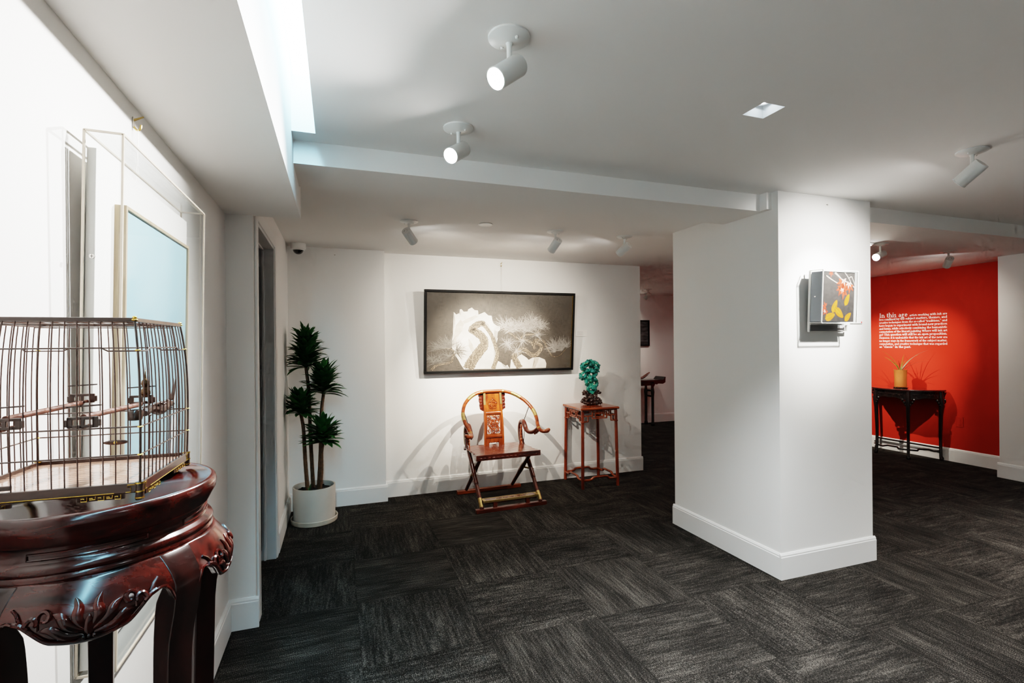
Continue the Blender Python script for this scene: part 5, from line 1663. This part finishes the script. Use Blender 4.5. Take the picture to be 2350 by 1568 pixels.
# ---------------------------------------------------------------- far passage: altar table and carved wood piece
def altar_table():
    x0, x1, y0, y1, Z = 4.25, 5.60, 7.64, 7.94, 0.835
    t = thing('altar_table', 'black narrow altar table with upturned ends in the far passage', 'table', ((x0 + x1) / 2, (y0 + y1) / 2, 0))
    hx, hy = (x1 - x0) / 2, (y1 - y0) / 2
    B = M['black_wood']
    MB().span(-hx, hx, -hy, hy, Z - 0.035, Z).build('tabletop', B, t, bevel=0.004)
    for s in (-1, 1):
        mb = MB()
        pr = [(0.0, -0.03), (0.20, -0.03), (0.21, 0.0), (0.25, 0.045), (0.262, 0.052), (0.255, -0.05), (0.20, -0.075), (0.0, -0.06)]
        mb.prism([(s * (hx - 0.21 + u), Z + v) for u, v in pr], lambda u, v, w: (u, -hy + w, v), 2 * hy)
        mb.build('everted_end', B, t)
        mb = MB()
        pr = [(0.0, -0.03), (0.16, -0.03), (0.16, -0.06), (0.12, -0.085), (0.08, -0.075), (0.05, -0.13), (0.0, -0.16)]
        mb.prism([(s * (hx - 0.24 + u), Z + v) for u, v in pr], lambda u, v, w: (u, -hy + 0.02 + w, v), 0.02)
        mb.build('spandrel', B, t)
        for sy in (-1, 1):
            mb = MB()
            X, Yy = s * (hx - 0.20), sy * (hy - 0.045)
            mb.tube([(X, Yy, Z - 0.03), (X, Yy, Z - 0.14), (X, Yy, Z - 0.22), (X, Yy, Z - 0.30), (X, Yy, 0.07), (X, Yy, 0.035), (X, Yy, 0.0)], [0.030, 0.022, 0.034, 0.026, 0.024, 0.034, 0.032], 12)
            mb.build('leg', B, t, smooth=True)
        mb = MB()
        for z in (Z - 0.20, Z - 0.30):
            mb.span(s * (hx - 0.20) - 0.012, s * (hx - 0.20) + 0.012, -hy + 0.045, hy - 0.045, z - 0.016, z + 0.016)
        mb.build('rung', B, t)
    mb = MB(); mb.span(-hx + 0.2, hx - 0.2, -hy + 0.03, -hy + 0.045, Z - 0.10, Z - 0.03)
    mb.build('apron', B, t)
    c = MB()
    pts = smooth_path([(-0.34, 0, 0.13), (-0.22, 0, 0.05), (-0.05, 0, 0.026), (0.10, 0, 0.032), (0.17, 0, 0.066), (0.235, 0, 0.108), (0.27, 0, 0.130)], 6)
    n = len(pts)
    c.tube(pts, [0.008 + 0.030 * math.sin(PI * min(1, i / n * 0.96 + 0.02)) for i in range(n)], 12, flat=0.6, up=(0, 0, 1))
    o = c.build('wood_sculpture', M['brown_wood'], None, (5.15, 7.80, Z + 0.001), smooth=True)
    tag(o, 'curved brown wood carving with a raised tip lying on the far altar table', 'sculpture')
altar_table()
# ---------------------------------------------------------------- round five-legged rosewood stand
SX, SY, SZ = -0.366, 0.970, 1.280
def round_stand():
    t = thing('display_stand', 'dark glossy rosewood round stand with carved lotus apron under the birdcage', 'stand', (SX, SY, 0))
    RW, RZ = M['rosewood'], M['rosewood_z']
    Z = SZ
    mb = MB()
    mb.lathe([(0, Z - 0.006), (0.150, Z - 0.006), (0.1535, Z - 0.001), (0.1590, Z + 0.001), (0.1640, Z - 0.003), (0.1660, Z - 0.010), (0.1645, Z - 0.020), (0.160, Z - 0.028), (0.156, Z - 0.036), (0.154, Z - 0.040)], seg=96, close_ends=False)
    mb.build('tabletop', RW, t, smooth=True, angle=60)
    mb = MB()
    mb.lathe([(0.1545, Z - 0.038), (0.1510, Z - 0.042), (0.1495, Z - 0.046), (0.1495, Z - 0.060), (0.1515, Z - 0.063), (0.1575, Z - 0.066), (0.1600, Z - 0.070), (0.1590, Z - 0.075), (0.1575, Z - 0.077), (0.1600, Z - 0.080), (0.1595, Z - 0.084)], seg=96, close_ends=False)
    w = mb.build('waist', RW, t, smooth=True, angle=60)
    for k in range(5):
        a0 = math.radians(-72 + 72 * k)
        pts = []
        for i in range(21):
            a = a0 - 0.44 + 0.88 * i / 20
            pts.append((a, Z - 0.0500))
        for i in range(21):
            a = a0 + 0.44 - 0.88 * i / 20
            pts.append((a, Z - 0.0575))
        mb = MB()
        mb.tube([(0.1498 * math.cos(a), 0.1498 * math.sin(a), z) for a, z in pts], 0.0016, 6, closed=True)
        mb.build('waist_groove', RW, w, smooth=True)
    # apron surface radius by height
    zt = Z - 0.083
    def rad(z):
        d = zt - z
        return 0.1585 + 0.030 * math.sin(min(1.0, d / 0.055) * PI / 2) - 0.0045 * max(0, d - 0.045) / 0.03
    def leg_r(z):
        # centre-line radius of the leg
        d = zt - z
        top = rad(max(z, zt - 0.075)) + 0.0012
        if d < 0.055: return top
        k = min(1.0, (d - 0.055) / 0.10)
        k = k * k * (3 - 2 * k)
        return (0.1890) * (1 - k) + 0.172 * k - 0.012 * min(1, max(0, d - 0.15) / 0.5) + 0.010 * max(0, d - 0.85) / 0.3
    def drop(phi):
        u = abs(phi) / math.radians(36)
        if u < 0.30: return 0.078 - 0.006 * (u / 0.30) ** 2
        if u < 0.62:
            k = (u - 0.30) / 0.32
            return 0.072 - 0.030 * (3 * k * k - 2 * k ** 3)
        k = min(1.0, (u - 0.62) / 0.225)
        return 0.042 - 0.004 * math.sin(k * PI) + 0.022 * k ** 4
    for k in range(5):
        mid = math.radians(-72 + 72 * k)
        mb = MB()
        NA, NZ = 40, 12
        grid = []
        for i in range(NA + 1):
            phi = math.radians(-36 + 72 * i / NA)
            dr = drop(phi)
            col = []
            for j in range(NZ + 1):
                z = zt - dr * j / NZ
                r = rad(z)
                col.append(mb.bm.verts.new((r * math.cos(mid + phi), r * math.sin(mid + phi), z)))
            grid.append(col)
        for i in range(NA):
            for j in range(NZ):
                mb.bm.faces.new((grid[i][j], grid[i + 1][j], grid[i + 1][j + 1], grid[i][j + 1]))
        ap = mb.build('apron', RW, t, smooth=True, recalc=False)
        sol = ap.modifiers.new('Solidify', 'SOLIDIFY'); sol.thickness = 0.012; sol.offset = 1.0
        # beaded lower edge
        mb = MB()
        ed = []
        for i in range(61):
            phi = math.radians(-33 + 66 * i / 60)
            z = zt - drop(phi) + 0.0008
            r = rad(z) + 0.0002
            ed.append((r * math.cos(mid + phi), r * math.sin(mid + phi), z))
        mb.tube(ed, 0.0020, 6)
        mb.build('edge_bead', RW, ap, smooth=True)
        # carved lotus in relief
        mb = MB()
        zc = zt - 0.048
        def S(x, y, h=0.0):
            x *= 1.08; y = y * 1.3 - 0.002; h *= 1.5
            # x along the arc (m), y up from zc
            z = min(zc + y, zt - 0.004)
            z = max(z, zt - drop(x / 0.185) + 0.0035)
            r = rad(z) + h
            a = mid + x / 0.185
            return Vector((r * math.cos(a), r * math.sin(a), z))
        def scroll(cx, cy, r0, st, turns, sgn, tail):
            pts = []
            for q in range(15):
                u = q / 14
                r = r0 * (1 - 0.72 * u)
                a = st + sgn * turns * 2 * PI * u
                pts.append((cx + r * math.cos(a), cy + r * math.sin(a)))
            pts = list(reversed(pts))
            full = [S(x, y, 0.0012) for x, y in pts] + [S(x, y, 0.0010) for x, y in tail]
            n = len(full)
            mb.tube(full, [0.0018 + 0.0012 * math.sin(PI * i / (n - 1)) for i in range(n)], 6)
        def petal(pts, w):
            w *= 1.3
            P_ = smooth_path([(x, y, 0) for x, y in pts], 5)
            n = len(P_)
            mb.tube([S(p.x, p.y, 0.0006) for p in P_], [w * math.sin(PI * (0.08 + 0.90 * i / (n - 1))) + 0.0003 for i in range(n)], 8, flat=0.42, up=tuple(S(pts[0][0], pts[0][1], 1.0) - S(pts[0][0], pts[0][1], 0.0)))
        # centre bud and petals
        for s in (-1, 1):
            petal([(0.002 * s, -0.008), (0.010 * s, 0.004), (0.009 * s, 0.014), (0.013 * s, 0.022)], 0.0045)
            petal([(0.004 * s, -0.010), (0.018 * s, -0.002), (0.025 * s, 0.008), (0.033 * s, 0.012)], 0.0045)
            petal([(0.005 * s, -0.014), (0.022 * s, -0.011), (0.034 * s, -0.002), (0.044 * s, -0.001)], 0.0042)
            # flowing stems below
            for q in range(4):
                yb = -0.016 - 0.0032 * q
                pts = smooth_path([(0.003 * s, -0.014 - 0.001 * q, 0), (0.018 * s, yb - 0.004, 0), (0.034 * s, yb + 0.002, 0), (0.046 * s, -0.010 + 0.001 * q, 0), (0.052 * s, 0.000, 0)], 5)
                n = len(pts)
                mb.tube([S(p.x, p.y, 0.0012) for p in pts], [0.0012 + 0.0008 * math.sin(PI * i / (n - 1)) for i in range(n)], 6)
            a0 = 0 if s > 0 else PI
            scroll(0.050 * s, 0.006, 0.009, a0 - s * 1.2, 0.8, s, [(0.056 * s, -0.006), (0.050 * s, -0.014)])
            scroll(0.040 * s, 0.010, 0.007, a0 + s * 0.4, 0.8, s, [(0.046 * s, 0.000)])
            scroll(0.062 * s, 0.002, 0.008, a0 - s * 1.0, 0.7, s, [(0.063 * s, 0.010), (0.067 * s, 0.016), (0.073 * s, 0.020)])
            scroll(0.060 * s, -0.008, 0.006, a0 - s * 2.0, 0.8, -s, [(0.055 * s, -0.012), (0.040 * s, -0.020)])
        petal([(0, -0.016), (0, -0.006), (0.001, 0.006)], 0.0040)
        for q in range(3):
            c_ = S(-0.005 + 0.005 * q, -0.016, 0.001)
            mb.ball(c_, 0.0030, (1, 1, 1), 8, 6)
        mb.build('lotus_carving', RW, ap, smooth=True)
    for k in range(5):
        a = math.radians(-35 + 72 * k)
        c, s = math.cos(a), math.sin(a)
        mb = MB()
        zs = [zt - 0.002, zt - 0.01, zt - 0.02, zt - 0.032, zt - 0.045, zt - 0.06, zt - 0.075, zt - 0.09, zt - 0.11, zt - 0.13, zt - 0.16, zt - 0.3, zt - 0.6, 0.30, 0.12, 0.05]
        prev = None
        for z in zs:
            r = leg_r(z) - 0.0004
            d_ = zt - z
            wd = 0.0215 + 0.004 * math.exp(-d_ / 0.03) - 0.004 * min(1, d_ / 0.5)
            th = 0.012 + 0.022 * min(1, max(0, d_ - 0.02) / 0.05) + 0.008 * math.exp(-((d_ - 0.08) / 0.04) ** 2)
            ring = []
            for q in range(7):
                u = wd * (-1 + q / 3)
                aa = u / r
                ring.append(mb.bm.verts.new((r * math.cos(a + aa), r * math.sin(a + aa), z)))
            for du in (0.9, -0.9):
                u = du * wd
                ring.append(mb.bm.verts.new(((r - th) * c - u * s, (r - th) * s + u * c, z)))
            if prev:
                n = len(ring)
                for q in range(n):
                    mb.bm.faces.new((prev[q], prev[(q + 1) % n], ring[(q + 1) % n], ring[q]))
            else:
                mb.bm.faces.new(ring)
            prev = ring
        mb.bm.faces.new(list(reversed(prev)))
        mb.build('leg', RZ, t, smooth=True, bevel=0.002, angle=50)
    MB().lathe([(0.120, 0.02), (0.120, 0.05), (0.168, 0.055), (0.172, 0.035), (0.168, 0.0), (0.120, 0.0), (0.120, 0.02)], seg=64, close_ends=False).build('base_ring', RW, t, smooth=True, angle=40)
round_stand()

# ---------------------------------------------------------------- birdcage
def birdcage():
    CXc, CYc = -0.381, 0.970
    CW, CD = 0.222, 0.214          # along x, along y
    t = thing('birdcage', 'slender dark bamboo birdcage with brass corners on the round rosewood stand', 'birdcage', (CXc, CYc, SZ), math.radians(-1.5))
    dk = wood('dark_bamboo', (0.022, 0.011, 0.008), (0.070, 0.032, 0.020), 0.3, 0.5, 'X', 10, 6)
    bar_m = plain('reddish_bamboo_wire', (0.055, 0.020, 0.012), 0.35, coat=0.4)
    G = M['gold']
    tray_m, nt, b = new_mat('pale_bamboo_tray')
    tc = nt.nodes.new('ShaderNodeTexCoord'); wv = nt.nodes.new('ShaderNodeTexWave')
    wv.bands_direction = 'Y'; wv.inputs['Scale'].default_value = 24; wv.inputs['Distortion'].default_value = 0.6
    nt.links.new(tc.outputs['Object'], wv.inputs['Vector'])
    r = nt.nodes.new('ShaderNodeValToRGB')
    r.color_ramp.elements[0].color = (0.36, 0.20, 0.14, 1); r.color_ramp.elements[1].color = (0.52, 0.34, 0.26, 1)
    nt.links.new(wv.outputs['Fac'], r.inputs['Fac']); nt.links.new(r.outputs['Color'], b.inputs['Base Color'])
    b.inputs['Roughness'].default_value = 0.25; b.inputs['Coat Weight'].default_value = 0.6
    hx, hy = CW / 2, CD / 2
    zb0, zb1 = 0.0105, 0.0250      # base strip
    ztop = 0.2610
    inset = 0.0070
    def sgn_corners(ix=0.0): return [(-hx + ix, -hy + ix), (hx - ix, -hy + ix), (hx - ix, hy - ix), (-hx + ix, hy - ix)]
    # base strips with fretwork hangings
    sides = [((-1, -1), (1, -1)), ((1, -1), (1, 1)), ((1, 1), (-1, 1)), ((-1, 1), (-1, -1))]
    for (a, c) in sides:
        p0 = Vector((a[0] * hx, a[1] * hy, 0)); p1 = Vector((c[0] * hx, c[1] * hy, 0))
        mb = MB()
        mb.bar(p0 + Vector((0, 0, (zb0 + zb1) / 2)), p1 + Vector((0, 0, (zb0 + zb1) / 2)), 0.006, zb1 - zb0)
        st = mb.build('base_strip', dk, t, bevel=0.0012)
        d = (p1 - p0).normalized(); out = Vector((d.y, -d.x, 0))
        L = (p1 - p0).length
        mb = MB()
        off = out * 0.0034
        for z in (zb0 + 0.0016, ):
            mb.tube([p0 + off + d * 0.03 + Vector((0, 0, z)), p0 + off + d * (L - 0.03) + Vector((0, 0, z))], 0.0006, 5)
        for e_ in (0, 1):
            def U(u, z): 
                q = u if e_ == 0 else L - u
                return p0 + off + d * q + Vector((0, 0, z))
            mb.tube([U(0.005, 0.0225), U(0.014, 0.0225), U(0.014, 0.0195), U(0.010, 0.0195), U(0.010, 0.0125), U(0.016, 0.0125)], 0.0006, 5)
            y0_, y1_ = 0.0040, 0.0100
            for q in range(5):
                u0 = 0.022 + 0.010 * q
                mb.tube([U(u0, y1_), U(u0, y0_ + (0.002 if q % 2 else 0)), U(u0 + 0.007, y0_ + (0.002 if q % 2 else 0)), U(u0 + 0.007, y1_ - 0.002), U(u0 + 0.0035, y1_ - 0.002), U(u0 + 0.0035, y0_ + 0.003)], 0.0006, 5)
        mb.build('gold_fret', G, st)
        for e_ in (0, 1):
            mb = MB()
            q = 0.046 if e_ == 0 else L - 0.046
            mb.bar(p0 + d * (q - 0.028) + Vector((0, 0, 0.0070)), p0 + d * (q + 0.028) + Vector((0, 0, 0.0070)), 0.003, 0.0075)
            mb.build('fret_panel', dk, st)
    for x, y in sgn_corners():
        mb = MB(); mb.cyl((x, y, 0.0), (x, y, 0.026), 0.0052, seg=14)
        ft = mb.build('foot', dk, t, smooth=True)
        mb = MB()
        for z in (0.0035, 0.0125, 0.0245):
            mb.cyl((x, y, z - 0.001), (x, y, z + 0.001), 0.0060, seg=14)
        mb.build('brass_band', G, ft, smooth=True)
    MB().span(-hx + 0.003, hx - 0.003, -hy + 0.003, hy - 0.003, 0.016, 0.019).build('tray', tray_m, t)
    # curve of uprights: straight, then bowed in towards the top
    def inw(z):
        u = max(0, (z - 0.10)) / (ztop - 0.10)
        return inset * u ** 3 - 0.0022 * math.sin(PI * min(1, z / ztop))
    rails = [(0.0655, 0.0011), (0.1060, 0.0012), (0.2165, 0.0012)]
    # corner posts
    for x, y in sgn_corners():
        sx, sy_ = (1 if x > 0 else -1), (1 if y > 0 else -1)
        mb = MB()
        mb.tube([(x - sx * inw(z), y - sy_ * inw(z), z) for z in [zb1 + (ztop - zb1) * i / 12 for i in range(13)]], 0.0017, 8)
        po = mb.build('corner_post', dk, t, smooth=True)
        for z, _ in rails:
            mb = MB()
            mb.ball((x - sx * inw(z), y - sy_ * inw(z), z), 0.0032, (1.25, 1.25, 0.5), 10, 6)
            mb.build('brass_joint', G, po, smooth=True)
        mb = MB()
        mb.ball((x - sx * inw(ztop), y - sy_ * inw(ztop), ztop), 0.0036, (1.25, 1.25, 0.55), 10, 6)
        mb.ball((x - sx * inw(ztop), y - sy_ * inw(ztop), ztop + 0.0035), 0.0028, (1.1, 1.1, 0.8), 10, 6)
        mb.build('brass_cap', G, po, smooth=True)
    # rails
    for z, rr_ in rails:
        i_ = inw(z)
        for (a, c) in sides:
            p0 = Vector((a[0] * (hx - i_), a[1] * (hy - i_), z)); p1 = Vector((c[0] * (hx - i_), c[1] * (hy - i_), z))
            d = (p1 - p0).normalized(); L = (p1 - p0).length
            mb = MB()
            if z > 0.2:
                U = lambda u, h: p0 + d * u + Vector((0, 0, h))
                mb.tube([U(0, -0.001), U(0.036, -0.001), U(0.044, 0.0035), U(0.075 if L > 0.2 else 0.07, 0.0035), U(L - 0.075, 0.0035), U(L - 0.044, 0.0035), U(L - 0.036, -0.001), U(L, -0.001)], rr_, 8)
            else:
                mb.tube([p0, p1], rr_, 8)
            mb.build('rail', dk, t, smooth=True)
    i_ = inw(ztop)
    for (a, c) in sides:
        p0 = Vector((a[0] * (hx - i_), a[1] * (hy - i_), ztop)); p1 = Vector((c[0] * (hx - i_), c[1] * (hy - i_), ztop))
        mb = MB(); mb.bar(p0, p1, 0.0046, 0.0062)
        mb.build('top_rail', dk, t, bevel=0.001)
        # inner fine rods under the top rim
        ins = (p1 - p0).normalized().cross(Vector((0, 0, 1)))
        mb = MB()
        for k in (1, 2):
            o_ = ins * (-0.010 * k) + Vector((0, 0, -0.003 * k))
            mb.tube([p0 * 0.94 + Vector((0, 0, ztop * 0.06)) + o_, p1 * 0.94 + Vector((0, 0, ztop * 0.06)) + o_], 0.0009, 6)
        mb.build('top_rod', dk, t)
    # uprights
    def bars(n, axis, s):
        for k in range(1, n):
            u = -1 + 2 * k / n
            mb = MB()
            pts = []
            for i in range(11):
                z = 0.020 + (ztop - 0.020) * i / 10
                w = inw(z)
                if axis == 'x':
                    pts.append((u * (hx - w), s * (hy - w), z))
                else:
                    pts.append((s * (hx - w), u * (hy - w), z))
            mb.tube(pts, 0.00092, 6, caps=False)
            mb.build('bar', bar_m, t, smooth=True)
    bars(15, 'x', -1); bars(15, 'x', 1); bars(14, 'y', 1); bars(14, 'y', -1)
    # roof bars
    for k in range(1, 10):
        u = -1 + 2 * k / 10
        mb = MB(); mb.tube([(u * (hx - i_), -hy + i_, ztop), (u * (hx - i_), 0, ztop + 0.004), (u * (hx - i_), hy - i_, ztop)], 0.0011, 6)
        mb.build('roof_bar', bar_m, t, smooth=True)
    # perches with carved brackets at both ends
    M['perch'] = wood('perch_stick', (0.09, 0.03, 0.02), (0.22, 0.10, 0.07), 0.5, 0.0, 'Y', 20, 6)
    def perch(x, z, tilt):
        mb = MB(); mb.tube([(x, -hy + 0.006, z), (x, hy - 0.008, z + tilt)], 0.0042, 12)
        p = mb.build('perch', M['perch'], t, smooth=True)
        for e_, y, zz in ((-1, -hy + 0.004, z), (1, hy - 0.004, z + tilt)):
            mb = MB()
            # plate with two rounded openings, built from strips
            z_ = zz - 0.007 if e_ < 0 else zz + 0.008
            for q in (-1, 1):
                mb.box((x, y, z_ + q * 0.0058), (0.036, 0.0035, 0.0044))
                mb.box((x + q * 0.0150, y, z_), (0.0070, 0.0035, 0.014))
                mb.box((x + q * 0.0195, y, z_ - 0.001), (0.004, 0.0035, 0.010))
            mb.box((x, y, z_), (0.005, 0.0035, 0.010))
            mb.build('bracket_plate', dk, p, bevel=0.0008)
            mb = MB()
            for q in range(7):
                mb.ball((x - 0.006 + 0.0022 * q, y - 0.002 * e_ + 0.004 * (q % 2), z_ - 0.0095 + 0.0008 * q), 0.0030, (1, 1.4, 0.8), 7, 5)
            mb.build('carved_scroll', M['perch'], p, smooth=True)
            mb = MB()
            mb.bar((x - 0.020, y, z_ + 0.022), (x + 0.022, y, z_ + 0.024), 0.002, 0.0022)
            mb.build('top_strip', dk, p)
        return p
    perch(-0.046, 0.124, 0.000)
    perch(0.042, 0.122, -0.004)
    # gourd finial, feeder cups and dragon carving on the right side rail
    gm = plain('bronze_gourd', (0.10, 0.06, 0.03), 0.25, metal=0.7)
    mb = MB()
    mb.lathe([(0, 0), (0.004, 0.001), (0.0082, 0.007), (0.0078, 0.012), (0.004, 0.017), (0.0042, 0.019), (0.0064, 0.025), (0.0055, 0.030), (0.0022, 0.034), (0.0012, 0.042), (0, 0.060)], c=(0.050, hy - 0.010, 0.130), seg=18, close_ends=False)
    mb.build('gourd_finial', gm, t, smooth=True, angle=80)
    mb = MB()
    mb.lathe([(0, 0), (0.004, 0.0005), (0.0075, 0.003), (0.0095, 0.007), (0.0098, 0.010), (0.0085, 0.013), (0.006, 0.0155), (0.0058, 0.0165), (0.0072, 0.019), (0.0072, 0.022), (0.005, 0.0255), (0.0015, 0.0275), (0, 0.030)], c=(-0.078, -hy + 0.014, 0.126), seg=18, close_ends=False)
    mb.build('bronze_gourd_knob', gm, t, smooth=True, angle=80)
    mb = MB()
    mb.lathe([(0.0, 0.0), (0.0085, 0.0), (0.0095, 0.003), (0.0095, 0.013), (0.0080, 0.015), (0.007, 0.006), (0.0, 0.005)], c=(hx - 0.012, -hy + 0.020, 0.113), seg=18)
    mb.ball((hx - 0.012, -hy + 0.034, 0.121), 0.0062)
    mb.build('feeder_cup', dk, t, smooth=True)
    mb = MB(); rr = random.Random(2)
    mb.tube([(hx - 0.009, -0.060 + 0.012 * q, 0.119 + 0.004 * math.sin(q * 0.9)) for q in range(11)], [0.004 + 0.003 * math.sin(PI * (q + 1) / 12) for q in range(11)], 8)
    for k in range(110):
        u = rr.uniform(-0.055, 0.06)
        mb.ball((hx - 0.009 + rr.uniform(-0.006, 0.002), u, 0.120 + rr.uniform(-0.006, 0.009)), rr.uniform(0.0016, 0.0032), (0.8, 1.7, 0.8), 7, 5)
    mb.tube([(hx - 0.010, 0.062, 0.128), (hx - 0.010, 0.070, 0.142), (hx - 0.008, 0.066, 0.165)], [0.003, 0.002, 0.0006], 6)
    mb.tube([(hx - 0.010, 0.066, 0.128), (hx - 0.010, 0.076, 0.142), (hx - 0.008, 0.078, 0.164)], [0.003, 0.002, 0.0006], 6)
    mb.build('dragon_carving', dk, t, smooth=True)
    # small latch plaques low on the front and back
    mb = MB()
    mb.ball((0.002, hy - 0.002, 0.051), 0.006, (3.3, 0.5, 0.75), 14, 8)
    mb.mi = 1
    mb.ball((0.002, hy - 0.0045, 0.051), 0.003, (1, 0.6, 1), 10, 6)
    mb.build('latch_plaque', [dk, G], t, smooth=True)
    mb = MB(); mb.box((-0.055, -hy + 0.002, 0.0300), (0.034, 0.004, 0.0065)); mb.ball((-0.055, -hy, 0.0300), 0.004, (1.2, 0.8, 0.9))
    mb.build('door_latch', dk, t, bevel=0.001)
birdcage()
# ---------------------------------------------------------------- world and renderer
w = bpy.data.worlds.new('world')
scene.world = w
w.use_nodes = True
w.node_tree.nodes['Background'].inputs['Color'].default_value = (0.9, 0.95, 1, 1)
w.node_tree.nodes['Background'].inputs['Strength'].default_value = 0.0
cy = scene.cycles
cy.use_denoising = True
cy.max_bounces = 7
cy.diffuse_bounces = 4
cy.glossy_bounces = 3
cy.transmission_bounces = 2
cy.adaptive_threshold = 0.06
cy.adaptive_min_samples = 12
cy.transparent_max_bounces = 16
cy.sample_clamp_indirect = 4.0
cy.caustics_reflective = False
cy.caustics_refractive = False
scene.view_settings.view_transform = 'Filmic'
scene.view_settings.look = 'High Contrast'
scene.view_settings.exposure = 0.95
scene.view_settings.gamma = 1.0
